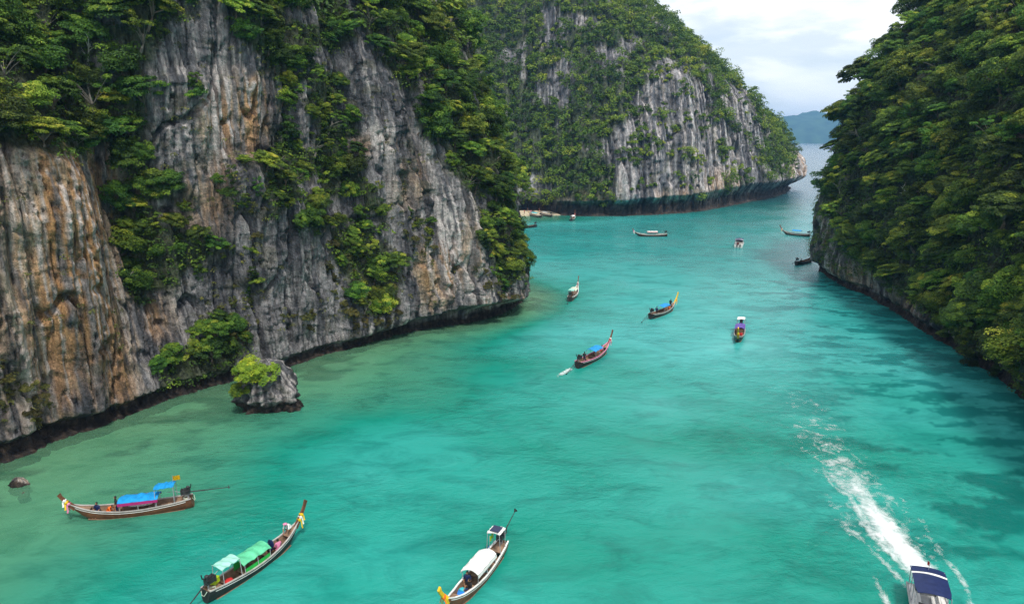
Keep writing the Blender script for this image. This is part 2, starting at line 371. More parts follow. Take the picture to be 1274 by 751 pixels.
och = zone(px, py, [(75, 330, 110, 210, 1.0), (150, 440, 40, 80, 0.8), (250, 150, 14, 45, 0.9), (302, 145, 34, 55, 1.0), (250, 245, 40, 60, 0.65),
                    (205, 400, 22, 30, 0.75), (515, 228, 22, 38, 0.9), (540, 345, 26, 45, 0.9), (582, 310, 16, 55, 0.75), (470, 180, 40, 14, 0.5), (620, 380, 40, 20, 0.6)])
pal = zone(px, py, [(90, 330, 100, 200, 0.55), (215, 110, 35, 90, 0.45), (285, 130, 60, 80, 0.7), (470, 175, 45, 22, 0.85), (470, 415, 60, 18, 0.7), (560, 300, 50, 70, 0.65), (620, 375, 45, 28, 0.7), (440, 90, 40, 60, 0.35)])
col = rock_colour(U, Z, och, pal, 1.0, 1.12)
COLL = col
cliff_left = cliff_mesh('cliff_left', P, col, M_rock)
tag(cliff_left, 'grey limestone cliff streaked with ochre and white, gullies full of trees')

# far island
def KF(*p): return [(-4, -2.5), (-0.3, -0.6), (0.6, 3.0), (4.2, 2.6)] + list(p)
F_CTRL = [
 ((-70, 270), (-50, 400), KF((6, -1.5), (30, 18), (60, 42), (95, 75), (130, 115))),
 ((-25, 282), (-20, 400), KF((6, -1.5), (30, 16), (60, 40), (95, 72), (128, 112))),
 ((4, 285), (10, 400), KF((6, -1.5), (30, 14), (60, 36), (95, 66), (126, 108))),
 ((26, 273), (26, 400), KF((6, -1.5), (30, 12), (60, 34), (95, 62), (124, 110))),
 ((52, 276), (46, 400), KF((7, -2.5), (30, 10), (56, 28), (86, 60), (110, 105))),
 ((79, 292), (75, 402), KF((8, -3.0), (31, 6), (53, 20), (73, 44), (92, 85))),
 ((113, 333), (98, 408), KF((9, -3.5), (27, 4), (46, 13), (61, 30), (72, 56))),
 ((145, 377), (127, 418), KF((9, -3.5), (23, 1), (36, 8), (45, 17), (53, 33))),
 ((169, 424), (148, 430), KF((9, -4.0), (17, -3), (26, 4), (33, 11), (40, 20))),
 ((176, 441), (154, 440), KF((8, -4.5), (15, -4.5), (20, 1), (26, 8), (31, 16))),
 ((175, 458), (153, 450), KF((8, -3), (16, -3), (22, 0), (30, 7), (38, 16))),
 ((160, 490), (140, 455), KF((9, -2), (25, 0), (35, 4), (45, 10), (52, 25))),
 ((110, 510), (110, 455), KF((9, -2), (25, 0), (45, 6), (65, 15), (84, 40))),
]
O, Dr, U, Z, R = cliff_grid(F_CTRL, 0.5, 0.55)
P0 = cliff_pos(O, Dr, Z, R); px, py, _ = project(P0)
rel = rock_relief(U, Z, 2.3)
P = cliff_pos(O, Dr, Z, R - (sst(0.3, 8, Z)*0.65+0.32)*rel); FP = P
och = zone(px, py, [(905, 230, 25, 22, 0.6), (990, 210, 14, 25, 0.6), (850, 245, 40, 14, 0.45), (720, 245, 40, 10, 0.5)])
pal = zone(px, py, [(850, 170, 110, 110, 0.38), (985, 205, 25, 35, 0.8), (690, 30, 40, 50, 0.5)])
col = rock_colour(U, Z, och, pal, 2.0, 1.12, 6.0)  # dark band raised above the stain to paint shade into the undercut
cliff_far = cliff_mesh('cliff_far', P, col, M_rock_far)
tag(cliff_far, 'steep limestone island with a bare grey face and wooded ridge')

# right cliff
R_CTRL = [
 ((47, 40), (95, 50), KN(0.5, 1.0, 2.0, (6, -1.2), (16, 2), (28, 7), (45, 16), (75, 40))),
 ((57, 68), (108, 80), KN(0.5, 1.2, 2.2, (6, -1.4), (16, 1.5), (28, 6), (45, 15), (75, 40))),
 ((61, 79), (112, 92), KN(0.5, 1.2, 2.2, (6, -1.4), (16, 1), (28, 5), (45, 14), (75, 40))),
 ((63.5, 89), (114, 103), KN(0.5, 1.4, 2.2, (6, -1.6), (16, 0.8), (28, 5), (45, 14), (75, 40))),
 ((66, 106), (117, 121), KN(0.5, 1.5, 2.2, (6, -1.8), (16, 0.4), (28, 4), (45, 13), (75, 40))),
 ((69.2, 129), (121, 145), KN(0.4, 1.6, 2.2, (6, -2.0), (16, -0.4), (28, 3), (45, 12), (75, 38))),
 ((70.0, 142), (123, 160), KN(0.4, 1.6, 2.2, (6, -2.2), (16, -1.2), (30, 2.2), (45, 10), (75, 36))),
 ((71.3, 154), (125, 172), KN(0.4, 2.0, 2.6, (6, -2.8), (16, -2.4), (32, 1.0), (45, 8.0), (75, 34))),
 ((75, 163), (127, 180), KN(0.4, 2.0, 2.6, (6, -2.6), (16, -2.2), (32, 1.0), (45, 8.0), (75, 34))),
 ((86, 171), (130, 186), KN(0.4, 1.5, 2.2, (6, -1.5), (16, -1), (32, 1), (45, 8), (75, 30))),
 ((112, 182), (142, 198), KN(0.4, 1.5, 2.2, (6, -1.5), (16, -1), (32, 1), (45, 8), (75, 30))),
]
O, Dr, U, Z, R = cliff_grid(R_CTRL, 0.3, 0.3)
P0 = cliff_pos(O, Dr, Z, R); px, py, _ = project(P0)
rel = rock_relief(U, Z)
P = cliff_pos(O, Dr, Z, R - (sst(0.2, 3.5, Z)*0.60+0.44)*rel); RP = P
och = zone(px, py, [(1060, 345, 30, 22, 0.65), (1135, 375, 30, 30, 0.45), (1025, 300, 14, 40, 0.3)])
pal = zone(px, py, [(1050, 330, 40, 30, 0.45), (1200, 410, 40, 40, 0.35), (1030, 260, 20, 60, 0.25)])
col = rock_colour(U, Z, och, pal, 1.0, 0.85)
cliff_right = cliff_mesh('cliff_right', P, col, M_rock, flip=True)
tag(cliff_right, 'dark limestone cliff almost hidden under dense jungle')

# ------------------------------------------------------------------ sea, seabed, beach, hills
LEFT_LINE = np.array([c[0] for c in L_CTRL]); RIGHT_LINE = np.array([c[0] for c in R_CTRL]); FAR_LINE = np.array([c[0] for c in F_CTRL])
def dist_line(X, Y, L):
    d = np.full(X.shape, 1e9)
    for a, b in zip(L[:-1], L[1:]):
        ab = b-a; t = np.clip(((X-a[0])*ab[0] + (Y-a[1])*ab[1])/(ab@ab), 0, 1)
        d = np.minimum(d, np.hypot(X-a[0]-t*ab[0], Y-a[1]-t*ab[1]))
    return d
def depth_field(X, Y):
    dl = dist_line(X, Y, LEFT_LINE); dr = dist_line(X, Y, RIGHT_LINE)
    d = 0.10 + 0.32*sst(1, 34 - 22*sst(80, 112, Y), dl) + 0.15*sst(70, 118, Y + 0.2*X)*sst(3, 20, dl)
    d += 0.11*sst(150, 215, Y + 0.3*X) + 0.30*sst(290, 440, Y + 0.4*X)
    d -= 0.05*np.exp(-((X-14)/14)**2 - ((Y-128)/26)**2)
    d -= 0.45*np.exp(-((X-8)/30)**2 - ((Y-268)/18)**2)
    d += 0.05*(1-sst(2, 16, dr))
    n = fbm(X*0.035 + 0.02*Y, Y*0.05, 0, 4, 41); d += 0.07*n*sst(4, 20, dl)
    return np.clip(d, 0.02, 1)
TRACK = np.array([W(*p)[:2] for p in ((1166, 738), (1150, 712), (1110, 668), (1078, 622), (1048, 580), (1020, 540), (1000, 508), (988, 480))])
def track_coords(X, Y):
    best = np.full(X.shape, 1e9); S_ = np.zeros(X.shape); Dd = np.zeros(X.shape); acc = 0
    for a, b in zip(TRACK[:-1], TRACK[1:]):
        ab = b-a; L = np.hypot(*ab); t = np.clip(((X-a[0])*ab[0] + (Y-a[1])*ab[1])/(L*L), 0, 1)
        qx = X-a[0]-t*ab[0]; qy = Y-a[1]-t*ab[1]; d = np.hypot(qx, qy); sg = np.sign(ab[0]*qy - ab[1]*qx)
        k = d < best; best = np.where(k, d, best); S_ = np.where(k, acc + t*L, S_); Dd = np.where(k, d*sg, Dd); acc += L
    return S_, Dd
def reef_field(X, Y):
    dr = dist_line(X, Y, RIGHT_LINE)
    return sst(-0.02, 0.34, fbm(X*0.17+0.05*Y, Y*0.30, 0, 5, 42, 0.6) + 0.25*(1-sst(0, 9, dr)))*(1-sst(12, 40, dr))*sst(30, 50, Y)*(1-sst(140, 170, Y))
def wave_height(X, Y):
    h = 0.05*fbm(X*0.22, Y*0.30, 0, 3, 45) + 0.03*fbm(X*0.8, Y*1.0, 0, 2, 46)
    s, d = track_coords(X, Y); a = np.abs(d)
    win = sst(0.12, 0.22, a/(s+3)) * (1 - sst(0.42, 0.6, a/(s+3))) * sst(0, 4, s) * np.exp(-s/30)
    win = win*(1 - sst(7, 11, a))*(1 - sst(30, 42, s))*np.clip(0.5 + fbm(X*0.12, Y*0.12, 0, 2, 48)*1.4, 0, 1)
    h += 0.10*win*np.cos(2*math.pi*(a - 0.30*s)/2.1 + 2.0*fbm(X*0.15, Y*0.15, 0, 2, 49))
    h += 0.14*np.exp(-(d/1.6)**2)*np.exp(-s/9)*sst(0, 1.5, s)*(0.6 + fbm(X*1.2, Y*1.2, 0, 2, 47))
    return h*(1 - sst(140, 170, Y))
xs = np.concatenate([-np.geomspace(5500, 58, 46), np.arange(-57.5, 78, 0.5), np.geomspace(78.5, 5500, 46)])
ys = np.concatenate([np.linspace(-150, 20, 18), np.arange(20.5, 150, 0.5), np.geomspace(150.5, 6800, 110)])
X, Y = np.meshgrid(xs, ys, indexing='ij'); DEP = depth_field(X, Y)
V = np.stack([X, Y, wave_height(X, Y)], -1); nx, ny = X.shape; i = np.arange(nx*ny).reshape(nx, ny)
Q = np.stack([i[:-1, :-1], i[1:, :-1], i[1:, 1:], i[:-1, 1:]], -1).reshape(-1, 4)
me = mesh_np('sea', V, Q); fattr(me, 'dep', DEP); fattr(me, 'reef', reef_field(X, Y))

m, t, p, o = new_mat('sea_water'); n = t.nodes.new; l = t.links.new; t.nodes.remove(p)
at = n('ShaderNodeAttribute'); at.attribute_name = 'dep'
tcw = n('ShaderNodeTexCoord')
mpa = n('ShaderNodeMapping'); mpa.inputs['Scale'].default_value = (0.16, 0.30, 1); mpa.inputs['Rotation'].default_value = (0, 0, 0.35); l(tcw.outputs['Object'], mpa.inputs['Vector'])
pa = n('ShaderNodeTexNoise'); pa.inputs['Scale'].default_value = 1.0; pa.inputs['Detail'].default_value = 9; pa.inputs['Roughness'].default_value = 0.68; pa.inputs['Distortion'].default_value = 0.6
l(mpa.outputs['Vector'], pa.inputs['Vector'])
pr = n('ShaderNodeMapRange'); pr.inputs['From Min'].default_value = 0.50; pr.inputs['From Max'].default_value = 0.70; pr.inputs['To Min'].default_value = 0; pr.inputs['To Max'].default_value = 0.17
l(pa.outputs['Fac'], pr.inputs['Value'])
rp = n('ShaderNodeValToRGB'); e = rp.color_ramp.elements
WST = [(0.0, (0.165, 0.26, 0.14)), (0.18, (0.085, 0.285, 0.175)), (0.38, (0.006, 0.240, 0.178)), (0.55, (0.060, 0.405, 0.385)), (0.66, (0.022, 0.30, 0.290)), (0.84, (0.004, 0.16, 0.150)), (1.0, (0.03, 0.12, 0.16))]  # pale mid-lagoon stop: sandy shallows plus sky sheen painted into the colour
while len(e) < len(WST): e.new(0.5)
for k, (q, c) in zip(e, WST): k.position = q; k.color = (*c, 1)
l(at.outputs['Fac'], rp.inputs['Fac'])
pr.inputs['To Max'].default_value = 0.75; pr.inputs['From Min'].default_value = 0.46
dk = n('ShaderNodeMix'); dk.data_type = 'RGBA'; dk.blend_type = 'MULTIPLY'; dk.inputs[7].default_value = (0.25, 0.50, 0.52, 1)
rf = n('ShaderNodeAttribute'); rf.attribute_name = 'reef'; mxf = n('ShaderNodeMath'); mxf.operation = 'MAXIMUM'
l(rf.outputs['Fac'], mxf.inputs[0]); l(pr.outputs['Result'], mxf.inputs[1]); l(mxf.outputs[0], dk.inputs['Factor']); l(rp.outputs['Color'], dk.inputs[6])
dif = n('ShaderNodeBsdfDiffuse'); l(dk.outputs[2], dif.inputs['Color'])
trn = n('ShaderNodeBsdfTransparent'); trn.inputs['Color'].default_value = (0.50, 0.92, 0.78, 1)
tf = n('ShaderNodeMapRange'); tf.inputs['From Min'].default_value = 0.0; tf.inputs['From Max'].default_value = 0.42; tf.inputs['To Min'].default_value = 0.60; tf.inputs['To Max'].default_value = 0.03
l(at.outputs['Fac'], tf.inputs['Value'])
body = n('ShaderNodeMixShader'); l(tf.outputs['Result'], body.inputs['Fac']); l(dif.outputs[0], body.inputs[1]); l(trn.outputs[0], body.inputs[2])
mpw = n('ShaderNodeMapping'); mpw.inputs['Scale'].default_value = (0.7, 1.25, 1); mpw.inputs['Rotation'].default_value = (0, 0, -0.5); l(tcw.outputs['Object'], mpw.inputs['Vector'])
w1 = n('ShaderNodeTexNoise'); w1.inputs['Scale'].default_value = 1.0; w1.inputs['Detail'].default_value = 5; w1.inputs['Roughness'].default_value = 0.70; w1.inputs['Distortion'].default_value = 0.4; l(mpw.outputs['Vector'], w1.inputs['Vector'])
gust = n('ShaderNodeTexNoise'); gust.inputs['Scale'].default_value = 0.05; gust.inputs['Detail'].default_value = 4; l(tcw.outputs['Object'], gust.inputs['Vector'])
gr = n('ShaderNodeMapRange'); gr.inputs['From Min'].default_value = 0.38; gr.inputs['From Max'].default_value = 0.62; gr.inputs['To Min'].default_value = 0.12; gr.inputs['To Max'].default_value = 1.0
l(gust.outputs['Fac'], gr.inputs['Value'])
bp = n('ShaderNodeBump'); bp.inputs['Distance'].default_value = 0.34; l(gr.outputs['Result'], bp.inputs['Strength']); l(w1.outputs['Fac'], bp.inputs['Height'])
l(bp.outputs['Normal'], dif.inputs['Normal'])
gl = n('ShaderNodeBsdfGlossy'); gl.inputs['Roughness'].default_value = 0.18; l(bp.outputs['Normal'], gl.inputs['Normal'])
fr = n('ShaderNodeFresnel'); fr.inputs['IOR'].default_value = 1.333
bp2 = n('ShaderNodeBump'); bp2.inputs['Distance'].default_value = 0.13; l(gr.outputs['Result'], bp2.inputs['Strength']); l(w1.outputs['Fac'], bp2.inputs['Height']); l(bp2.outputs['Normal'], fr.inputs['Normal'])
mxs = n('ShaderNodeMixShader'); l(fr.outputs[0], mxs.inputs['Fac']); l(body.outputs[0], mxs.inputs[1]); l(gl.outputs[0], mxs.inputs[2])
l(mxs.outputs[0], o.inputs['Surface'])
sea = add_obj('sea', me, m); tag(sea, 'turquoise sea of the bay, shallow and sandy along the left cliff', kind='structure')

# seabed
xs = np.concatenate([-np.geomspace(5400, 91, 20), np.arange(-90, 130, 1.0), np.geomspace(132, 5400, 20)])
ys = np.concatenate([np.linspace(-140, 14, 8), np.arange(15, 180, 1.0), np.geomspace(182, 6700, 50)])
X, Y = np.meshgrid(xs, ys, indexing='ij'); D2 = depth_field(X, Y)
ZB = -(0.45 + 7.0*D2**1.4) + 0.22*fbm(X*0.35, Y*0.35, 0, 3, 51)
V = np.stack([X, Y, np.minimum(ZB, -0.25)], -1); nx, ny = X.shape; i = np.arange(nx*ny).reshape(nx, ny)
Q = np.stack([i[:-1, :-1], i[1:, :-1], i[1:, 1:], i[:-1, 1:]], -1).reshape(-1, 4)
me = mesh_np('seabed', V, Q)
cor = sst(0.12, 0.42, fbm(X*0.16, Y*0.26, 0, 4, 52) + 0.30*(1-sst(1, 9, dist_line(X, Y, LEFT_LINE))))
fattr(me, 'coral', cor)
m, t, p, o = new_mat('sand_and_coral'); n = t.nodes.new; l = t.links.new
at = n('ShaderNodeAttribute'); at.attribute_name = 'coral'; tcs = n('ShaderNodeTexCoord')
nz = n('ShaderNodeTexNoise'); nz.inputs['Scale'].default_value = 0.8; nz.inputs['Detail'].default_value = 7; nz.inputs['Roughness'].default_value = 0.65; l(tcs.outputs['Object'], nz.inputs['Vector'])
a1 = n('ShaderNodeMath'); l(at.outputs['Fac'], a1.inputs[0]); l(nz.outputs['Fac'], a1.inputs[1])
r1 = n('ShaderNodeMapRange'); r1.inputs['From Min'].default_value = 0.60; r1.inputs['From Max'].default_value = 1.25; l(a1.outputs[0], r1.inputs['Value'])
mc = n('ShaderNodeMix'); mc.data_type = 'RGBA'; mc.inputs[6].default_value = (0.66, 0.60, 0.43, 1); mc.inputs[7].default_value = (0.055, 0.055, 0.03, 1)
l(r1.outputs['Result'], mc.inputs['Factor']); l(mc.outputs[2], p.inputs['Base Color']); p.inputs['Roughness'].default_value = 0.95
tag(add_obj('seabed', me, m), kind='structure')

# small beach under the far island
RW = [[(x + 1.2*math.sin(x*0.6), 271 + k*3.2 + 0.05*(x-6)**2*(1-k/4)*0.3, (-0.9, -0.1, 0.35, 0.8, 1.3)[k]) for x in np.linspace(-16, 24, 22)] for k in range(5)]
mb = MB(); mb.slab(RW, 0.6); beach = mb.build('beach', simple('beach_sand', (0.50, 0.42, 0.30), 0.9, 0.15, 0.8), smooth=True); tag(beach, kind='structure')

# hills across the sea
hx = np.linspace(300, 4200, 150); hy = np.linspace(0, 1, 28)
HX, HV = np.meshgrid(hx, hy, indexing='ij')
ridge = 150 + 34*fbm(HX*0.0022, 0*HX, 0, 4, 61)*1.6
HZ = ridge*np.sin(HV*math.pi)**0.8*(1+0.22*fbm(HX*0.004, HV*3, 0, 4, 62)) - 8
V = np.stack([HX, 4300 + HV*900, HZ], -1); i = np.arange(HX.size).reshape(HX.shape)
Q = np.stack([i[:-1, :-1], i[1:, :-1], i[1:, 1:], i[:-1, 1:]], -1).reshape(-1, 4)
hills = add_obj('hills', mesh_np('hills', V, Q), simple('far_forest', (0.045, 0.085, 0.03), 0.9, 0.5, 0.02)); tag(hills, kind='structure')

# ------------------------------------------------------------------ vegetation
rng = np.random.RandomState(11)
def leaf_quads(C, Nm, size):
    k = len(C); r = rng.normal(size=(k, 3)); Nm = Nm/np.linalg.norm(Nm, axis=1)[:, None]
    t = np.cross(Nm, r); t /= np.linalg.norm(t, axis=1)[:, None]; b = np.cross(Nm, t)
    s = size[:, None]; droop = Nm*s*0.25
    V = np.stack([C - t*s, C + b*s*0.55 + droop*0.5, C + t*s - droop, C - b*s*0.55 + droop*0.5], 1).reshape(-1, 3)
    return V, np.arange(4*k).reshape(-1, 4)
def clump_leaves(C, rad, flat, per, leaf):
    """C (k,3) clump centres -> leaf centres, normals, sizes, clump index"""
    k = len(C); d = rng.normal(size=(k, per, 3)); d /= np.linalg.norm(d, axis=2)[..., None]
    d[..., 2] = np.where(d[..., 2] < -0.35, -d[..., 2], d[..., 2])
    r = rad[:, None, None]*rng.uniform(0.70, 1.06, (k, per, 1))
    off = d*r; off[..., 2] *= flat
    Nn = d*0.75 + np.array([0, 0, 0.45]) + rng.normal(size=d.shape)*0.26
    return (C[:, None] + off).reshape(-1, 3), Nn.reshape(-1, 3), leaf*rng.uniform(0.6, 1.35, k*per), np.repeat(np.arange(k), per)
def crown_centres(kind, k):
    a = rng.uniform(0, 2*math.pi, k)
    if kind == 'umbrella':
        r = np.sqrt(rng.uniform(0, 1, k))*0.85; lay = rng.choice([0.75, 1.0, 1.2], k, p=[0.3, 0.4, 0.3])
        r = r*np.where(lay > 1.1, 0.6, 1); z = lay + 0.16*(1-r*r) + rng.normal(0, 0.05, k); rad = rng.uniform(0.17, 0.34, k); flat = 0.42
    elif kind == 'open':
        r = 0.25 + np.sqrt(rng.uniform(0, 1, k))*0.6; z = rng.uniform(0.8, 1.55, k); r = r*(1.25 - 0.45*np.abs(z-1.0)); rad = rng.uniform(0.13, 0.24, k); flat = 0.5
    elif kind == 'round':
        d = rng.normal(size=(k, 3)); d /= np.linalg.norm(d, axis=1)[:, None]; q = rng.uniform(0.45, 0.82, k)
        x, y, z = d[:, 0]*q, d[:, 1]*q, 0.95 + d[:, 2]*q*0.8; rad = rng.uniform(0.2, 0.36, k)
        lop = 1 + 0.25*np.sin(a*1.0); return np.stack([x*lop, y, z], 1), rad, 0.62
    elif kind == 'shrub':
        r = np.sqrt(rng.uniform(0, 1, k))*0.8; z = 0.25 + 0.55*(1-r*r)*rng.uniform(0.4, 1, k); rad = rng.uniform(0.16, 0.30, k); flat = 0.65
    else:                                                        # drape: foliage hanging down a wall
        r = np.sqrt(rng.uniform(0, 1, k))*0.55; z = rng.uniform(-1.3, 0.7, k); rad = rng.uniform(0.16, 0.30, k); flat = 0.6
        r = r*(1.1 - 0.35*np.abs(z))
    return np.stack([r*np.cos(a), r*np.sin(a), z], 1), rad, flat
def crown_mesh(kind, nclump, per, leaf):
    C, rad, flat = crown_centres(kind, nclump); c, nn, s, idx = clump_leaves(C, rad, flat, per, leaf)
    V, Q = leaf_quads(c, nn, s); me = mesh_np('crown', V, Q, False)
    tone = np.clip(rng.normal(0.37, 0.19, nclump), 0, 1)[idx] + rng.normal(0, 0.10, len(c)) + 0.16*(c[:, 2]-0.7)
    fattr(me, 'tone', np.repeat(np.clip(tone, 0.0, 1), 4)); return me, C
def trunk_mesh(C, kind):
    mb = MB(); low = kind in ('shrub', 'drape'); top = Vector((0.05, -0.03, 0.35 if low else 0.72))
    k = 0.55 if low else 1.0
    mb.tube([(0, 0, -0.30), (0.03, 0.02, 0.12*k), (-0.02, 0.03, 0.4*k), top], [0.075*k, 0.06*k, 0.05*k, 0.035*k], 6)
    for c in C[rng.choice(len(C), 9 if kind == 'open' else 7, replace=False)]:
        c = Vector(c); s = Vector((0.0, 0.02, rng.uniform(0.25, 0.55)*k)); mid = s.lerp(c, 0.5) + Vector((0, 0, 0.06))
        th = 0.55 if kind == 'open' else 1.0; mb.tube([s, mid, c], [0.032*k*th, 0.020*k*th, 0.007], 5)
    me = bpy.data.meshes.new('trunk'); me.from_pydata(mb.v, [], mb.f); me.materials.append(M_pale if kind == 'open' else M_bark); return me
PROTO = {}
for kind, cnt, ncl, per, leaf in (('umbrella', 5, 44, 150, 0.044), ('round', 5, 50, 140, 0.044), ('open', 4, 20, 110, 0.044), ('shrub', 3, 26, 110, 0.060), ('drape', 3, 36, 120, 0.052)):
    PROTO[kind] = []
    for _ in range(cnt):
        cm, C = crown_mesh(kind, ncl, per, leaf); PROTO[kind].append((cm, trunk_mesh(C, kind)))

def cliff_normals(P, flip):
    du = np.gradient(P, axis=0); dz = np.gradient(P, axis=1); nn = np.cross(du, dz); nn /= np.linalg.norm(nn, axis=2)[..., None] + 1e-9
    return -nn if flip else nn
def pick(P, mask, spacing, limit=100000):
    idx = np.flatnonzero(mask.ravel()); rng.shuffle(idx); pts = P.reshape(-1, 3)[idx]
    cell = {}; out = []; s = spacing
    for q, p in zip(idx, pts):
        c = (int(p[0]//s), int(p[1]//s), int(p[2]//s)); ok = True
        for a in (-1, 0, 1):
            for b in (-1, 0, 1):
                for e in (-1, 0, 1):
                    for o_ in cell.get((c[0]+a, c[1]+b, c[2]+e), ()):
                        if (o_[0]-p[0])**2 + (o_[1]-p[1])**2 + (o_[2]-p[2])**2 < s*s: ok = False; break
                    if not ok: break
                if not ok: break
            if not ok: break
        if ok:
            cell.setdefault(c, []).append(p); out.append(q)
            if len(out) >= limit: break
    return out
_lm = {}
def leaf_variant(me, mat):
    key = (me.name, mat.name)
    if key not in _lm:
        c = me.copy(); c.materials.clear(); c.materials.append(mat); _lm[key] = c
    return _lm[key]
TREE_N = 0
ZC = 5                                                       # depth buffer of the bare cliffs, to leave out trees nobody sees
ZBUF = np.full((900//ZC, 1500//ZC), 1e9)
for Pc in (LP, RP, FP):
    zx, zy, zd = project(Pc.reshape(-1, 3)); k_ = (zd > 5) & (zx > -100) & (zx < 1390) & (zy > -70) & (zy < 820)
    np.minimum.at(ZBUF, (((zy[k_]+75)//ZC).astype(int), ((zx[k_]+105)//ZC).astype(int)), zd[k_])
def seen(p, Rr):
    q = np.array([p + np.array([0, 0, h*Rr]) for h in (0.3, 0.9, 1.5)]); zx, zy, zd = project(q)
    for a, b, c in zip(zx, zy, zd):
        if -30 < a < 1304 and -25 < b < 800 and c < ZBUF[int((b+75)//ZC), int((a+105)//ZC)] + 2.0 + 0.3*Rr: return True
    return False
NAMES = dict(open='slender_tree', umbrella='spreading_tree', round='bushy_tree', drape='hanging_creeper')
def plant(p, nrm, Rr, kind, label, group, mat, cat, name):
    global TREE_N; TREE_N += 1
    cm, tm = PROTO[kind][rng.randint(len(PROTO[kind]))]
    o = empty(name, p - nrm*0.15, 0)
    up = Vector((0, 0, 1))*0.8 + Vector(nrm)*rng.uniform(0.15, 0.5)
    if kind == 'drape': up = Vector((0, 0, 1)) + Vector(nrm)*0.15
    q = up.to_track_quat('Z', 'Y') @ Matrix.Rotation(rng.uniform(0, 6.28), 3, 'Z').to_quaternion()
    o.rotation_euler = q.to_euler(); o.scale = (Rr*rng.uniform(0.9, 1.15), Rr*rng.uniform(0.9, 1.15), Rr*rng.uniform(0.8, 1.1))
    a = bpy.data.objects.new('trunk', tm); COL.objects.link(a); a.parent = o
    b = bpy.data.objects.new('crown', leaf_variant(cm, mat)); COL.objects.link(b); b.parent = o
    tag(o, label, cat, group); return o

def undergrowth(name, P, nrm, mask, spacing, rad, leaf, per, mat, label, tone0=0.4, limit=4000):
    idx = pick(P, mask, spacing, limit)
    if not idx: return
    p = P.reshape(-1, 3)[idx]; nn = nrm.reshape(-1, 3)[idx]; k = len(idx)
    r = rad*rng.uniform(0.6, 1.4, k); C = p + nn*(r*0.45)[:, None]
    c, ln, s, ci = clump_leaves(C, r, 0.8, per, leaf); ln = ln + nn[ci]*0.3
    V, Q = leaf_quads(c, ln, s); me = mesh_np(name, V, Q, False)
    tone = np.clip(rng.normal(tone0, 0.16, k), 0, 1)[ci] + rng.normal(0, 0.1, len(c)); fattr(me, 'tone', np.repeat(np.clip(tone, 0, 1), 4))
    o = add_obj(name, me, mat); tag(o, label, 'undergrowth', kind='stuff'); return o
def polys_mask(px, py, polys):
    m = np.zeros(px.shape, bool)
    for q in polys: m |= in_poly(px, py, q)
    return m

# --- left cliff
NL = cliff_normals(LP, False)
lx, ly, ld = project(LP + np.array([0, 0, 1.0])); inl = (fbm(LP[..., 0]*0.13, LP[..., 1]*0.13, LP[..., 2]*0.16, 3, 79) > -0.30) & (ld > 20) & (lx > -60) & (lx < 720) & (LP[..., 2] > 1.5)
EDGE = 6*fbm(LP[..., 0]*0.35, LP[..., 2]*0.35, LP[..., 1]*0.35, 3, 71)*2.2
SLOPE = [(-80, -60), (200, -60), (205, 30), (190, 50), (178, 100), (186, 150), (172, 188), (130, 182), (60, 180), (0, 164), (-80, 160)]
GULLY1 = [(136, 185), (176, 195), (215, 235), (262, 268), (268, 312), (240, 330), (200, 358), (168, 372), (152, 330), (140, 250)]
CREST = [(262, -60), (400, -60), (440, 30), (415, 50), (380, 62), (348, 95), (325, 62), (290, 30)]
GULLY2 = [(350, 88), (398, 78), (420, 110), (442, 160), (425, 172), (446, 200), (472, 240), (480, 300), (498, 345), (484, 378), (455, 385), (420, 320), (388, 275), (350, 278), (332, 240), (330, 200), (352, 180)]
SHOUL = [(446, 20), (470, -60), (620, -60), (606, 60), (616, 140), (628, 200), (642, 250), (610, 246), (575, 225), (545, 182), (520, 150), (500, 100), (470, 60)]
TIP = [(596, 255), (640, 245), (654, 290), (658, 340), (624, 345), (602, 300)]
TOPMID = [(205, -60), (262, -60), (235, 12), (205, 20)]
BASE = [(196, 452), (226, 428), (268, 398), (300, 402), (306, 430), (282, 455), (240, 478), (198, 488)]
SMALL = [[(272, 292), (318, 305), (332, 340), (305, 352), (278, 325)], [(280, 382), (305, 385), (300, 410), (272, 402)], [(502, 250), (532, 256), (546, 282), (520, 290)],
         [(318, 205), (345, 215), (345, 245), (318, 235)], [(265, 190), (300, 190), (310, 240), (290, 260), (270, 225)], [(232, 75), (250, 78), (246, 110), (228, 105)]]
DRYZ = [[(350, 372), (392, 378), (390, 402), (352, 398)], [(418, 300), (500, 335), (492, 392), (440, 400), (410, 350)], [(300, 250), (330, 250), (340, 290), (315, 300)], [(500, 280), (550, 290), (560, 330), (520, 310)], [(-5, 430), (10, 440), (12, 510), (-5, 510)], [(20, 465), (60, 470), (62, 500), (40, 520)], [(260, 400), (300, 330), (330, 350), (300, 420)], [(600, 330), (640, 345), (635, 362), (605, 355)]]
visL = (lx > -40)
def region(Pm, Nm, X_, Y_, extra, polys, spacing, rmin, rmax, kinds, label, group, mat, cat='tree', name=None, gap=-9, limit=400):
    m = polys_mask(X_ + EDG, Y_ + EDG*0.7, polys) & extra
    pts = Pm.reshape(-1, 3); nn = Nm.reshape(-1, 3)
    for q in pick(Pm, m, spacing, limit):
        Rr = rng.uniform(rmin, rmax); kd = kinds[rng.randint(len(kinds))]
        if not seen(pts[q], Rr): continue
        if name is None:
            lb = label.replace('TREE', dict(open='pale-limbed open tree', umbrella='flat-topped spreading tree', round='round bushy tree', drape='curtain of hanging creepers')[kd])
            plant(pts[q], nn[q], Rr, kd, lb, group + (' creepers' if kd == 'drape' else ' spreading' if kd == 'umbrella' else ' open' if kd == 'open' else ' bushy'), mat, 'creeper' if kd == 'drape' else 'tree', NAMES[kd])
        else: plant(pts[q], nn[q], Rr, kd, label, group, mat, cat, name)
EDG = EDGE
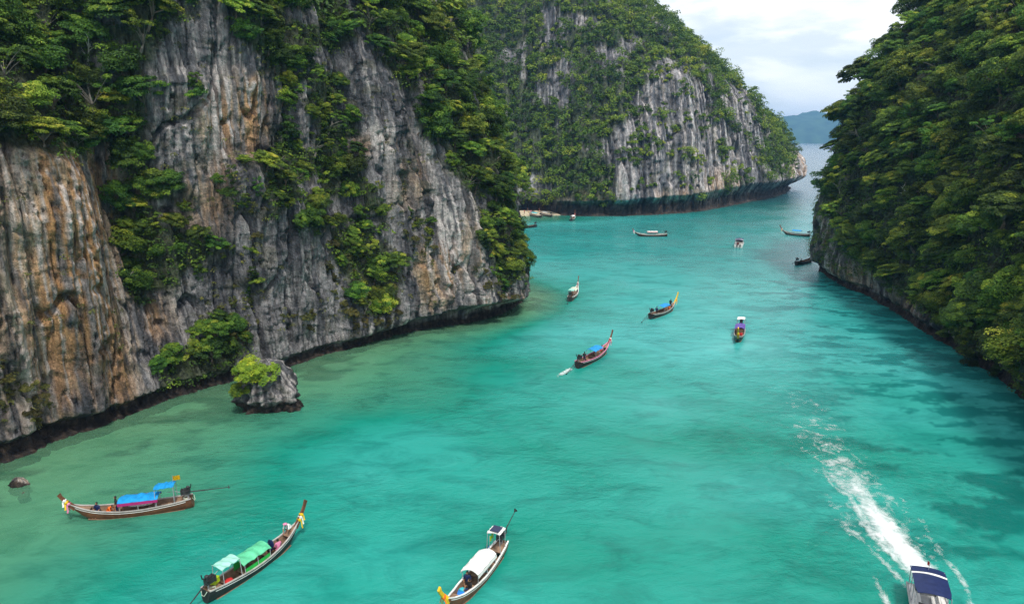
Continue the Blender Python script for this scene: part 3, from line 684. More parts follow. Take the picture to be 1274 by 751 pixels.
region(LP, NL, lx, ly, inl, [SLOPE], 2.6, 1.5, 3.0, ['umbrella', 'umbrella', 'round', 'umbrella', 'round', 'open'], 'TREE on the forested slope above the ochre-streaked buttress', 'trees above the ochre buttress', M_leaf)
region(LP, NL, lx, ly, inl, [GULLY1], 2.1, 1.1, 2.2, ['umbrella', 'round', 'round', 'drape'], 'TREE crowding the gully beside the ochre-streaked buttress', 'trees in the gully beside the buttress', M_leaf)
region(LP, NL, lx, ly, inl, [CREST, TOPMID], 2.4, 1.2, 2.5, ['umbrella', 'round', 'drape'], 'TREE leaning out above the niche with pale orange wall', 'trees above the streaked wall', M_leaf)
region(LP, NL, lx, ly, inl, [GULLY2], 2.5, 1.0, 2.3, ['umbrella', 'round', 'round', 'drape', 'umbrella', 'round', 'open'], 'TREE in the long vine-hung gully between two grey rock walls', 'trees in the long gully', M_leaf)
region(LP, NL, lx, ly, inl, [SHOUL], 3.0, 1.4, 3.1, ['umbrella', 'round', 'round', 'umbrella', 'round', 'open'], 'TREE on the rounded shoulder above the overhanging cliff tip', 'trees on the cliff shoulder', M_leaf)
region(LP, NL, lx, ly, inl, [TIP], 2.3, 1.2, 2.1, ['round', 'umbrella', 'drape'], 'TREE over the water at the rounded cliff tip', 'trees on the cliff tip', M_leaf)
region(LP, NL, lx, ly, inl & (LP[..., 2] > 3), [BASE], 1.9, 1.3, 2.2, ['umbrella', 'round'], 'TREE low on the cliff behind the sea stack', 'trees behind the sea stack', M_leaf)
region(LP, NL, lx, ly, inl, SMALL, 1.8, 0.8, 1.5, ['shrub', 'umbrella', 'drape'], 'small green shrub rooted on a ledge of the streaked grey wall', 'shrubs on the streaked wall', M_leaf, 'shrub', 'cliff_shrub')
region(LP, NL, lx, ly, inl, DRYZ, 1.7, 0.6, 1.2, ['shrub', 'drape'], 'yellowish dry shrub on bare rock of the streaked cliff', 'dry shrubs on the cliff face', M_dry, 'shrub', 'dry_shrub')
vegL = polys_mask(lx + EDGE, ly + EDGE*0.7, [SLOPE, GULLY1, CREST, TOPMID, GULLY2, SHOUL, TIP, BASE]) & inl
undergrowth('undergrowth', LP, NL, vegL, 1.05, 0.75, 0.15, 46, M_mass, 'low leafy growth and creepers covering the ledges and gullies', 0.33, 3000)
dryL = (polys_mask(lx + EDGE, ly + EDGE, DRYZ + SMALL) | ((fbm(LP[..., 0]*0.3, LP[..., 1]*0.3, LP[..., 2]*0.25, 3, 72) > 0.42) & (LP[..., 2] > 5))) & inl & ~vegL
undergrowth('dry_growth', LP, NL, dryL, 1.0, 0.42, 0.11, 26, M_dry, 'sparse dry grass and creepers clinging to the bare rock', 0.35, 800)
def green_ground(o, mask, shape, colr):
    mk = mask.astype(float)
    for _ in range(4): mk = (mk + np.roll(mk, 1, 0) + np.roll(mk, -1, 0) + np.roll(mk, 1, 1) + np.roll(mk, -1, 1))/5
    a = o.data.attributes['Col']; c = np.empty(mk.size*4, np.float32); a.data.foreach_get('color', c); c = c.reshape(-1, 4)
    f = (mk.ravel()*0.85)[:, None]; c[:, :3] = c[:, :3]*(1-f) + np.array(colr)*f; a.data.foreach_set('color', c.ravel())
green_ground(cliff_left, vegL, None, (0.040, 0.058, 0.018))
outL = ((LP[..., 2] > 46) | (lx < -40)) & (LP[..., 2] > 30) & ~vegL
undergrowth('hilltop_growth', LP, NL, outL, 3.0, 2.2, 0.45, 60, M_mass, 'dense tree cover over the top of the cliff', 0.4, 600)

# --- right cliff
NR = cliff_normals(RP, True)
rx, ry, rd = project(RP + np.array([0, 0, 1.0])); inr = (rd > 20) & (rx < 1330) & (rx > 980) & (RP[..., 2] > 2.5)
EDG = 6*fbm(RP[..., 0]*0.35, RP[..., 2]*0.35, RP[..., 1]*0.35, 3, 73)*2.2
RUP = [(1120, -70), (1330, -70), (1330, 180), (1150, 170), (1075, 150), (1016, 165), (1040, 100), (1085, 30)]
RMID = [(1016, 165), (1075, 150), (1150, 170), (1330, 180), (1330, 470), (1270, 455), (1215, 418), (1150, 376), (1095, 340), (1056, 312), (1040, 262), (1020, 225)]
RLOW = [(1130, 362), (1330, 400), (1330, 505), (1262, 478), (1235, 446), (1190, 408)]
region(RP, NR, rx, ry, inr, [RUP], 3.6, 1.7, 4.0, ['umbrella', 'round', 'round', 'drape', 'umbrella', 'round', 'open'], 'TREE high on the jungle-covered cliff of the dark headland', 'trees high on the dark headland', M_leaf_right)
region(RP, NR, rx, ry, inr, [RMID], 3.1, 1.3, 3.6, ['umbrella', 'umbrella', 'round', 'drape', 'umbrella', 'round', 'open'], 'TREE on the lower steep face of the dark headland', 'trees low on the dark headland', M_leaf_right)
region(RP, NR, rx, ry, inr, [RLOW], 2.6, 1.5, 2.6, ['drape', 'umbrella'], 'TREE drooping over the rock foot of the dark headland', 'growth over the rock foot', M_leaf_right)
vegR = polys_mask(rx + EDG, ry + EDG*0.7, [RUP, RMID, RLOW]) & inr
undergrowth('undergrowth', RP, NR, vegR, 1.35, 0.95, 0.17, 46, M_mass, 'low dark leafy growth covering the headland rock', 0.30, 3000)
green_ground(cliff_right, vegR, None, (0.038, 0.052, 0.018))
sp = (fbm(RP[..., 0]*0.3, RP[..., 1]*0.3, RP[..., 2]*0.3, 3, 74) > -0.02) & (RP[..., 2] > 3.5) & inr & ~vegR
undergrowth('creepers', RP, NR, sp, 0.9, 0.6, 0.14, 36, M_mass, 'green creepers hanging over the rock foot of the headland', 0.38, 700)
outR = ((RP[..., 2] > 46) | (rx > 1330)) & (RP[..., 2] > 12) & ~vegR
undergrowth('hilltop_growth', RP, NR, outR, 3.2, 2.3, 0.45, 60, M_mass, 'dense tree cover over the top of the headland', 0.4, 600)

# --- bare dead trees
def bare_tree(px_, py_, P, Nn, h, label):
    ax, ay, ad = project(P.reshape(-1, 3)); k = np.argmin((ax-px_)**2 + (ay-py_)**2 + (ad > 400)*1e6); b = P.reshape(-1, 3)[k]; nn = Nn.reshape(-1, 3)[k]
    o = empty('bare_tree', b - nn*0.2); mb = MB(); d0 = Vector(nn)*0.8 + Vector((0, 0, 0.9)); tp = d0*h
    mb.tube([(0, 0, 0), d0*h*0.35 + Vector((0.1, 0, 0.1)), d0*h*0.7, tp], [0.10, 0.08, 0.055, 0.02], 6); mb.build('trunk', M_dead, o)
    for i in range(7):
        t = rng.uniform(0.3, 0.9); s0 = d0*h*t; q = Vector(rng.normal(size=3)).normalized()*0.8 + Vector((0, 0, 0.4)) + Vector(nn)*0.4; L_ = h*rng.uniform(0.25, 0.5)
        mb = MB(); mb.tube([s0, s0 + q*L_*0.5, s0 + q*L_ + Vector((0, 0, 0.15*L_))], [0.045, 0.03, 0.010], 5); mb.tube([s0 + q*L_*0.5, s0 + q*L_*0.7 + Vector(rng.normal(size=3))*L_*0.3], [0.022, 0.008], 5); mb.build('branch', M_dead, o)
    tag(o, label, 'tree', 'bare dead trees')
M_dead = simple('dead_wood', (0.42, 0.39, 0.35), 0.9, 0.3, 5)
bare_tree(108, 82, LP, NL, 3.0, 'bare pale dead tree among the foliage above the ochre buttress')
bare_tree(150, 365, LP, NL, 2.2, 'bare pale dead branch sticking out beside the buttress gully')
bare_tree(1135, 250, RP, NR, 3.2, 'bare pale dead tree on the middle of the dark headland')
bare_tree(1215, 95, RP, NR, 3.0, 'bare pale dead tree high on the dark headland')

# --- far island: one distant wood
NF = cliff_normals(FP, False)
fx, fy, fd = project(FP + np.array([0, 0, 1.5])); EDF = 5*fbm(FP[..., 0]*0.09, FP[..., 2]*0.09, FP[..., 1]*0.09, 3, 75)*2
FROCK = [[(764, 158), (800, 98), (822, 72), (850, 76), (872, 98), (888, 126), (904, 150), (930, 172), (946, 205), (955, 222), (985, 226), (985, 262), (930, 275), (850, 285), (756, 285), (752, 245), (760, 200)],
         [(900, 98), (927, 100), (946, 138), (950, 180), (925, 176), (898, 135)], [(640, 246), (770, 244), (770, 300), (630, 300)],
         [(978, 200), (1010, 170), (1010, 245), (985, 262), (930, 270), (945, 240), (972, 230)], [(670, 2), (700, 8), (706, 62), (694, 68), (682, 36)], [(738, 40), (770, 60), (775, 92), (746, 78)], [(690, 60), (720, 75), (716, 100), (694, 90)]]
inF = FP[..., 2] > 4
rockF = polys_mask(fx + EDF, fy + EDF, FROCK)
pat = fbm(FP[..., 0]*0.06, FP[..., 1]*0.06, FP[..., 2]*0.05, 4, 76)
vegF = inF & ((~rockF & (pat > -0.34)) | (rockF & (pat > 0.50)))
green_ground(cliff_far, vegF, None, (0.036, 0.052, 0.018))
idx = [q for q in pick(FP, vegF & (fx > 560) & (fx < 1030) & (fy > -30), 3.2, 6000) if seen(FP.reshape(-1, 3)[q], 3.0)]
def far_wood(name, idx, rlo, rhi, mat, label, leaf=0.42):
    p = FP.reshape(-1, 3)[idx]; nn = NF.reshape(-1, 3)[idx]; k = len(idx); kk = 4
    r = rng.uniform(rlo, rhi, k); up = nn*0.55 + np.array([0, 0, 0.75]); base = p + up*(r*0.6)[:, None]
    C = (base[:, None] + rng.normal(size=(k, kk, 3))*np.array([0.38, 0.38, 0.26])*r[:, None, None]).reshape(-1, 3)
    rad = np.repeat(r, kk)*rng.uniform(0.42, 0.68, k*kk)
    c, ln, s, ci = clump_leaves(C, rad, 0.8, 36, leaf); V, Q = leaf_quads(c, ln, s); me = mesh_np(name, V, Q, False)
    tone = (rng.normal(0.52, 0.12, k) + 0.32*fbm(p[:, 0]*0.05, p[:, 1]*0.05, p[:, 2]*0.05, 3, 77))[ci//kk] + rng.normal(0, 0.08, k*kk)[ci] + rng.normal(0, 0.04, len(c)); fattr(me, 'tone', np.repeat(np.clip(tone, 0, 1), 4))
    o = add_obj(name, me, mat); tag(o, label, 'woodland', kind='stuff'); return o
far_wood('island_woodland', idx, 1.6, 4.0, M_mass, 'distant woodland covering the far island slopes and ridge')
pat2 = fbm(FP[..., 0]*0.11, FP[..., 1]*0.11, FP[..., 2]*0.10, 4, 78)
idx = [q for q in pick(FP, inF & rockF & (pat2 > 0.34) & (FP[..., 2] > 10) & (fx > 640), 2.4, 1500) if seen(FP.reshape(-1, 3)[q], 1.5)]
far_wood('ledge_shrubs', idx, 0.9, 2.1, M_mass, 'scattered shrubs on the bare grey face of the far island', 0.34)

# --- sea stack and shore rocks
def rock_lump(name, loc, size, seed, label, nu=80, nv=60, base=1.0, tide_shade=1.5, ochre=0.0):
    a = np.linspace(0, 2*math.pi, nu, endpoint=False); v = np.linspace(0, 1, nv); A, Vv = np.meshgrid(a, v, indexing='ij')
    prof = np.interp(Vv, [0, 0.12, 0.20, 0.34, 0.55, 0.8, 0.95, 1.0], [0.86, 0.84, 0.80, 1.04, 1.0, 0.80, 0.50, 0.0])
    cx, cy = np.cos(A), np.sin(A); h = Vv*size[2]
    d = 1 + 0.20*fbm(cx*1.1, cy*1.1, h*0.3/size[2]*3, 3, seed) + 0.26*fbm(cx*2.6, cy*2.6, h/size[2]*4, 5, seed+1, 0.6) - 0.22*np.abs(pn(cx*4, cy*4, h/size[2]*2, seed+3))
    Pp = np.stack([cx*prof*d*size[0], cy*prof*d*size[1], h*(1+0.12*fbm(cx*1.5, cy*1.5, 0, 3, seed+2)) - 0.8], -1)
    i = np.arange(nu*nv).reshape(nu, nv); i2 = np.roll(i, -1, 0)
    q = np.stack([i[:, :-1], i2[:, :-1], i2[:, 1:], i[:, 1:]], -1).reshape(-1, 4); me = mesh_np(name, Pp, q)
    c = rock_colour(A*size[0]*1.5, Pp[..., 2], A*0+ochre, A*0+0.5, 0.45, base, tide_shade); cattr(me, 'Col', c)
    o = add_obj(name, me, M_rock); o.location = loc; tag(o, label, 'rock'); return o
sp_ = W(330, 512); rock_lump('sea_stack', (sp_.x, sp_.y+1.5, 0), (3.1, 2.8, 6.3), 81, 'grey sea stack undercut at the waterline with a yellow-green bush')
e_ = W(362, 510); rock_lump('shore_rock', (e_.x-0.2, e_.y+0.6, -0.1), (1.3, 1.2, 2.0), 84, 'low dark brown rock against the side of the sea stack', 40, 24, 0.4)
for k, (qx, qy, s, lb) in enumerate(((24, 603, 1.0, 'brown boulder breaking the shallow water near the buttress'), (29, 613, 0.55, 'smaller boulder beside the brown boulder in the shallows'))):
    q = W(qx, qy); rock_lump('boulder', (q.x, q.y, 0.0), (0.85*s, 0.65*s, 1.5*s), 86+k, lb, 30, 18, 1.3, 0.25, 0.6)
for k, (dx, dy, dz, r) in enumerate(((-1.2, -1.6, 3.6, 2.1), (0.5, -1.6, 3.9, 1.9), (-2.0, -1.7, 2.2, 1.8))):
    plant(np.array([sp_.x+dx, sp_.y+1.5+dy, dz]), np.array([-0.2, -0.9, 0.2]), r, ('umbrella', 'shrub', 'shrub')[k],
          ('yellow-green bush spreading over the top of the sea stack', 'yellow shrub beside the spreading bush on the sea stack', 'yellow shrub drooping down the side of the sea stack')[k], 'bushes on the sea stack', M_yellow, 'bush', 'bush')

# ------------------------------------------------------------------ boats
_mc = {}
def paint(name, rgb, rough=0.5, var=0.18, spec=0.35):
    if name not in _mc: _mc[name] = simple(name, rgb, rough, var, 2.5, spec)
    return _mc[name]
WOOD = paint('brown_wood', (0.16, 0.062, 0.03), 0.55, 0.4); WOODL = paint('worn_deck_wood', (0.27, 0.17, 0.11), 0.75, 0.4)
BLACKP = paint('dark_hull_paint', (0.022, 0.020, 0.020), 0.5, 0.4); GREYR = paint('grey_gunwale', (0.42, 0.40, 0.38), 0.6, 0.25)
WHITEP = paint('white_paint', (0.78, 0.77, 0.74), 0.5, 0.12); METAL = paint('dark_engine_metal', (0.03, 0.03, 0.032), 0.45, 0.4)
STEEL = paint('steel_tube', (0.35, 0.36, 0.38), 0.4, 0.2); BLUEC = paint('blue_tarpaulin', (0.010, 0.27, 0.62), 0.55, 0.28)
COLS = dict(blue=BLUEC, green=paint('green_tarpaulin', (0.10, 0.50, 0.27), 0.55, 0.28), white=WHITEP, cream=paint('cream_tarpaulin', (0.55, 0.62, 0.50)),
            turquoise=paint('turquoise_tarpaulin', (0.04, 0.45, 0.52)), grey=paint('grey_tarpaulin', (0.42, 0.42, 0.42)), red=paint('red_cloth', (0.55, 0.03, 0.03)),
            pink=paint('pink_cloth', (0.70, 0.22, 0.38)), yellow=paint('yellow_cloth', (0.80, 0.50, 0.01)), orange=paint('orange_cloth', (0.80, 0.16, 0.02)),
            purple=paint('purple_cloth', (0.12, 0.07, 0.33)), navy=paint('navy_cloth', (0.010, 0.020, 0.085)), lime=paint('lime_plastic', (0.42, 0.62, 0.02)),
            paleblue=paint('pale_green_tarpaulin', (0.30, 0.60, 0.50)), grass=paint('bright_green_cloth', (0.02, 0.42, 0.06)), wood=WOOD, black=BLACKP, dark=METAL,
            seatblue=paint('blue_plastic', (0.02, 0.20, 0.62)), solar=paint('solar_cells', (0.02, 0.025, 0.07), 0.2), magenta=paint('magenta_cloth', (0.33, 0.015, 0.13)))
BX = [0, .1, .3, .5, .7, .85, .94, 1]
def hull_b(t): return np.interp(t, BX, [.60, .76, .95, 1.0, .84, .54, .26, .04])
def hull_s(t): return np.interp(t, [0, .15, .4, .6, .8, .92, 1], [.92, .76, .60, .62, .84, 1.14, 1.48])
def hull_k(t): return np.interp(t, [0, .08, .3, .7, .84, .93, 1], [-.02, -.22, -.34, -.32, -.10, .55, 1.34])
def longtail(stern, bow, spec, label, L=None):
    a = W(*stern); b = W(*bow); d = b-a
    if L is None: L = min(max(d.length*1.06, 8.6), 11.5)
    c = (a+b)/2; rz = math.atan2(d.y, d.x); root = empty('longtail_boat', (c.x, c.y, 0), rz)
    tag(root, label, 'boat', 'longtail boats in the bay')
    B = L*0.085; X = lambda t: (t-0.5)*L; lw = WOOD if spec.get('hull', 'wood') == 'wood' else COLS[spec['hull']]
    # hull: outer skin, inner skin, transom
    mb = MB(); ts = list(np.linspace(0, 1, 23)); out = []; inn = []
    for t in ts:
        bb, sz, kz = B*hull_b(t), hull_s(t), hull_k(t); ro = []; ri = []
        for s in np.linspace(-1, 1, 15):
            q = abs(s)*math.pi/2; f = math.sin(q)**0.75; g = (1-math.cos(q))**0.85
            ro.append(Vector((X(t) - 0.10*(1-g)*(1-t), math.copysign(bb*f, s), kz+(sz-kz)*g)))
            ib = max(bb-0.055, 0.008); ik = min(kz+0.10, sz-0.02)
            ri.append(Vector((X(t)+(0.05 if t == 0 else 0) - 0.10*(1-g)*(1-t), math.copysign(ib*f, s), ik+(sz-ik)*g)))
        out.append(ro); inn.append(ri)
    for i in range(len(ts)-1):
        for j in range(14):
            hi = j in (0, 1, 12, 13)
            mb.add([out[i][j], out[i][j+1], out[i+1][j+1], out[i+1][j]], [(0, 3, 2, 1)], 1 if hi else 0)
    mb.grid(inn, 2)
    mb.add(out[0], [tuple(range(15))], 0); mb.add(inn[0], [tuple(reversed(range(15)))], 2)
    mb.build('hull', [COLS[spec.get('bottom', 'black')], lw, WOODL], root, True)
    for s in (-1, 1):                                                 # gunwales
        g = MB(); pts = [Vector((X(t), s*(B*hull_b(t)-0.015), hull_s(t)+0.015)) for t in ts]
        R = [[p + Vector((0, s*k, 0.035*e)) for k, e in ((0.05, -1), (0.055, 1), (-0.06, 1), (-0.06, -1), (0.05, -1))] for p in pts]
        g.grid(R, 0, s < 0); g.build('gunwale', COLS[spec['rail']] if 'rail' in spec else GREYR, root)
        g = MB(); R = [[Vector((X(t), s*(B*hull_b(t)+0.012)*0.985, hull_s(t)-0.10+dz)) for dz in (-0.05, 0.0)] for t in ts[1:-1]]
        R = [[p + Vector((0, s*0.03*hull_b(t), 0)) for p in r] for r, t in zip(R, ts[1:-1])]
        g.grid(R, 0, s > 0); g.build('stripe', COLS[spec.get('stripe', 'white')], root)
    fl = MB(); R = []
    for t in np.linspace(0.06, 0.86, 14):
        z = 0.02 + 0.35*max(0, t-0.72)*2; hb = B*hull_b(t)*0.80; R.append([Vector((X(t), y*hb, z)) for y in (-1, -0.33, 0.33, 1)])
    fl.slab(R, 0.04); fl.build('floor', WOODL, root)
    bd = MB(); R = [[Vector((X(t), y*(B*hull_b(t)-0.05), hull_s(t)-0.07+0.04*(1-y*y))) for y in (-1, -.5, 0, .5, 1)] for t in np.linspace(0.84, 0.985, 6)]
    bd.slab(R, 0.04); bd.build('bow_deck', WOODL, root)
    sd = MB(); R = [[Vector((X(t), y*(B*hull_b(t)-0.06), hull_s(t)-0.16)) for y in (-1, 0, 1)] for t in (0.015, 0.08, 0.14)]
    sd.slab(R, 0.05); sd.build('stern_deck', WOODL, root)
    for t in spec.get('thwarts', (0.2, 0.36, 0.48, 0.62, 0.74)):
        q = MB(); q.box((X(t), 0, 0.36), (0.26, 2*(B*hull_b(t)-0.07), 0.04)); q.build('thwart', WOODL, root)
    # prow post with ribbons
    pp = MB(); h = spec.get('prow', 1.0); pts = [(X(0.955), 0, 1.02), (X(1.0), 0, 1.50), (X(1)+0.42*h, 0, 1.50+0.48*h), (X(1)+0.80*h, 0, 1.50+1.02*h), (X(1)+1.02*h, 0, 1.50+1.5*h)]
    R = []
    for k, p in enumerate(pts):
        wd, dp = (0.07, 0.075, 0.07, 0.065, 0.075)[k], (0.20, 0.17, 0.14, 0.12, 0.15)[k]
        R.append([Vector(p) + Vector((dp*cx*0.75, wd*cy, -dp*cx*0.65)) for cx, cy in ((-1, -1), (1, -1), (1, 1), (-1, 1), (-1, -1))])
    pp.grid(R); pp.add(R[-1][:4], [(0, 1, 2, 3)]); pp.build('prow_post', COLS[spec.get('prow_col', 'wood')], root)
    for k, rc in enumerate(spec.get('ribbons', ('yellow', 'white', 'red'))):
        r = MB(); x0, z0 = X(1)+0.02+0.13*k, 1.50+0.15*k
        r.tube([(x0-0.05, 0, z0-0.06), (x0+0.02, 0, z0+0.02), (x0+0.10, 0, z0+0.09)], [0.15, 0.20, 0.14], 8)
        for s in (-1, 1):
            y = 0.13*s; r.slab([[Vector((x0+0.10+u*0.02, y+s*0.10*q, z0-0.05-0.62*q*(1-0.2*k))) + Vector((w_, 0, 0)) for w_ in (-0.06, 0.06)] for q in (0, .35, .7, 1) for u in (math.sin(q*7),)], 0.012)
        r.build('ribbon', COLS[rc], root)
    # canopies
    def canopy(nm, colr, t0, t1, z, hw, arch, tilt=0.0, posts=3, pname='canopy_post'):
        k = MB(); R = []
        for i, t in enumerate(np.linspace(t0, t1, 9)):
            R.append([Vector((X(t), y*hw, z + tilt*(t-t0)*L + arch*(1-y*y) + 0.045*math.sin(i*2.4+y*2)*(1-0.3*y))) for y in np.linspace(-1, 1, 9)])
        k.slab(R, 0.035); cano = k.build(nm, COLS[colr], root, False)
        for i in range(posts):
            t = t0 + (t1-t0)*(0.04 + 0.92*i/max(posts-1, 1))
            for s in (-1, 1):
                m_ = MB(); yb = s*min(B*hull_b(t)-0.03, hw+0.1); m_.tube([(X(t), yb, hull_s(t)-0.05), (X(t), s*(hw-0.04), z + tilt*(t-t0)*L + 0.0)], 0.024, 6); m_.build(pname, STEEL, cano)
        return cano
    cs = spec.get('canopy')
    if cs: canopy('canopy', cs[0], cs[1], cs[2], cs[3] if len(cs) > 3 else 1.62, B*0.93, cs[4] if len(cs) > 4 else 0.22)
    if cs and spec.get('curtain'):
        for s in (-1, 1):
            q = MB(); z1 = (cs[3] if len(cs) > 3 else 1.62); q.slab([[Vector((X(t), s*(B*0.93+0.02+dy), zz)) for dy, zz in ((0, z1-0.02), (0.03, z1-0.24))] for t in np.linspace(cs[1], cs[2], 8)], 0.01)
            q.build('side_curtain', COLS[spec['curtain']], root)
    if spec.get('side_panel'):
        for s in (-1, 1):
            q = MB(); t0, t1 = cs[1]+0.02, cs[2]-0.01; q.grid([[Vector((X(t), s*(B*hull_b(t)-0.09), zz)) for zz in (0.40, 0.62, 0.95)] for t in np.linspace(t0, t1, 6)]); q.build('side_panel', COLS[spec['side_panel']], root)
    rc = spec.get('rear')
    if rc:
        ro = canopy('rear_canopy', rc[0], rc[1], rc[2], rc[3], B*0.72, 0.06, rc[4] if len(rc) > 4 else 0.0, 2, 'rear_post')
        if spec.get('solar'):
            q = MB(); q.box((X((rc[1]+rc[2])/2), 0, rc[3]+0.12), ((rc[2]-rc[1])*L*0.78, B*1.0, 0.03), Matrix.Rotation(-math.atan(rc[4] if len(rc) > 4 else 0), 3, 'Y')); q.build('solar_panel', COLS['solar'], ro)
    # engine on its pivot, long shaft and propeller
    ez = hull_s(0.02)+0.42; ex = X(0.03)
    q = MB(); q.tube([(ex, 0, hull_s(0.02)-0.2), (ex, 0, ez-0.1)], 0.06, 8); q.build('engine_stand', STEEL, root)
    q = MB(); q.box((ex+0.12, 0, ez+0.10), (0.62, 0.38, 0.36)); q.box((ex+0.10, 0, ez+0.33), (0.42, 0.26, 0.14)); q.box((ex+0.47, 0, ez+0.12), (0.10, 0.46, 0.44))
    for s in (-1, 1): q.tube([(ex+0.1, s*0.22, ez+0.2), (ex-0.2, s*0.26, ez+0.30), (ex-0.25, s*0.26, ez+0.62)], 0.045, 6)
    q.ball((ex-0.05, 0.0, ez+0.48), (0.16, 0.16, 0.12)); q.build('engine', METAL, root)
    q = MB(); q.tube([(ex+0.4, 0.1, ez+0.1), (ex+0.9, 0.12, ez+0.28), (ex+1.5, 0.14, ez+0.30)], 0.022, 6); q.build('tiller', STEEL, root)
    sl = spec.get('shaft', (3.3, -0.42)); e0 = Vector((ex-0.1, 0, ez+0.05)); e1 = e0 + Vector((-sl[0], spec.get('shaft_y', 0.0), sl[1]*sl[0]))
    q = MB(); q.tube([e0, e0.lerp(e1, 0.4)], 0.05, 6); q.tube([e0.lerp(e1, 0.35), e1], [0.04, 0.028], 6); shaft_o = q.build('drive_shaft', METAL, root)
    q = MB()
    for k in range(3):
        an = k*2.094; q.box(e1 + Vector((0, 0.09*math.cos(an), 0.09*math.sin(an))), (0.03, 0.10, 0.16), Matrix.Rotation(an+0.6, 3, 'X'))
    q.tube([e1+Vector((-0.08, 0, 0)), e1+Vector((0.1, 0, 0))], 0.04, 6); q.build('propeller', METAL, shaft_o)
    if spec.get('rope'):
        q = MB(); q.tube([(X(0.05)+0.22*math.cos(a)*(1+0.2*math.sin(3*a)), -B*0.25+0.22*math.sin(a), hull_s(0.06)-0.12+0.006*a) for a in np.linspace(0, 19, 60)], 0.02, 5); q.build('rope', COLS['cream'], root)
        q = MB(); q.tube([(X(0.0)-0.10, -B*0.4, hull_s(0)+0.02), (X(0)-0.2, -B*0.15, hull_s(0)-0.30), (X(0)-0.2, B*0.15, hull_s(0)-0.32), (X(0)-0.10, B*0.4, hull_s(0)+0.02)], 0.025, 5); q.build('rope', COLS['cream'], root)
    if spec.get('flag'):
        fc, ft, fz = spec['flag']; q = MB(); q.tube([(X(ft), -B*0.3, 0.5), (X(ft), -B*0.3, fz+0.45)], 0.018, 5); po = q.build('flag_pole', STEEL, root)
        q = MB(); q.slab([[Vector((X(ft)-0.02-0.55*u, -B*0.3+0.06*math.sin(u*6), fz+0.42-0.05*u - v_*0.40)) for v_ in (0, .5, 1)] for u in np.linspace(0, 1, 7)], 0.008); q.build('flag', COLS[fc], po)
    M = Matrix.Translation((c.x, c.y, 0)) @ Matrix.Rotation(rz, 4, 'Z')
    return root, M, X, B, rz
def cargo(nm, boat, t, y, z, size, colr, label, cat, shape='soft', rot=0.3):
    root, M, X, B, rz = boat; p = M @ Vector((X(t), y*B, z)); q = MB(); sx, sy, sz_ = size
    if shape == 'soft':
        R = []
        for i in range(9):
            a = math.pi*i/8
            R.append([Vector((sx/2*math.sin(a)**0.6*math.cos(2*math.pi*k/12)*(1+0.12*math.sin(3*k+i)), sy/2*math.sin(a)**0.6*math.sin(2*math.pi*k/12), sz_/2*(1+math.cos(a)))) for k in range(12)])
            R[-1].append(R[-1][0])
        q.grid(R)
    else:
        q.box((0, 0, sz_*0.45), (sx, sy, sz_*0.9), None, 0, 0.92); q.box((0, 0, sz_*0.93), (sx*1.02, sy*1.02, sz_*0.12))
    o = q.build(nm, COLS[colr], None, shape == 'soft'); o.location = p; o.rotation_euler = (0, 0, rz+rot); tag(o, label, cat); return o

# ------------------------------------------------------------------ people
SKIN = paint('skin', (0.30, 0.155, 0.09), 0.6, 0.1); HAIR = paint('black_hair', (0.012, 0.010, 0.009), 0.6)
POSE = {
 'stand': dict(pel=(0, 0, .93), che=(0, 0, 1.28), nec=(0, 0, 1.47), sh=(0, .19, 1.40), el=(.03, .26, 1.12), wr=(.14, .25, .90), hi=(0, .10, .88), kn=(.03, .11, .49), an=(0, .11, .08), to=(.17, .12, .03)),
 'sit': dict(pel=(0, 0, .12), che=(-.03, 0, .47), nec=(0, 0, .66), sh=(0, .19, .59), el=(.10, .25, .32), wr=(.32, .18, .22), hi=(.02, .10, .10), kn=(.43, .13, .14), an=(.45, .12, -.26), to=(.60, .12, -.31)),
 'crouch': dict(pel=(-.12, 0, .46), che=(.16, 0, .70), nec=(.32, 0, .82), sh=(.26, .18, .77), el=(.40, .22, .50), wr=(.55, .15, .26), hi=(-.10, .10, .42), kn=(.24, .15, .42), an=(.0, .12, .08), to=(.17, .12, .03)),
 'lie': dict(pel=(0, 0, .13), che=(-.34, 0, .16), nec=(-.53, 0, .20), sh=(-.47, .19, .15), el=(-.22, .30, .10), wr=(-.02, .28, .10), hi=(.06, .10, .12), kn=(.44, .12, .30), an=(.80, .11, .08), to=(.86, .11, .20)),
}
RAD = dict(pel=.135, che=.155, nec=.06, sh=.075, el=.048, wr=.034, hi=.095, kn=.062, an=.045, to=.036)
BODY = {}
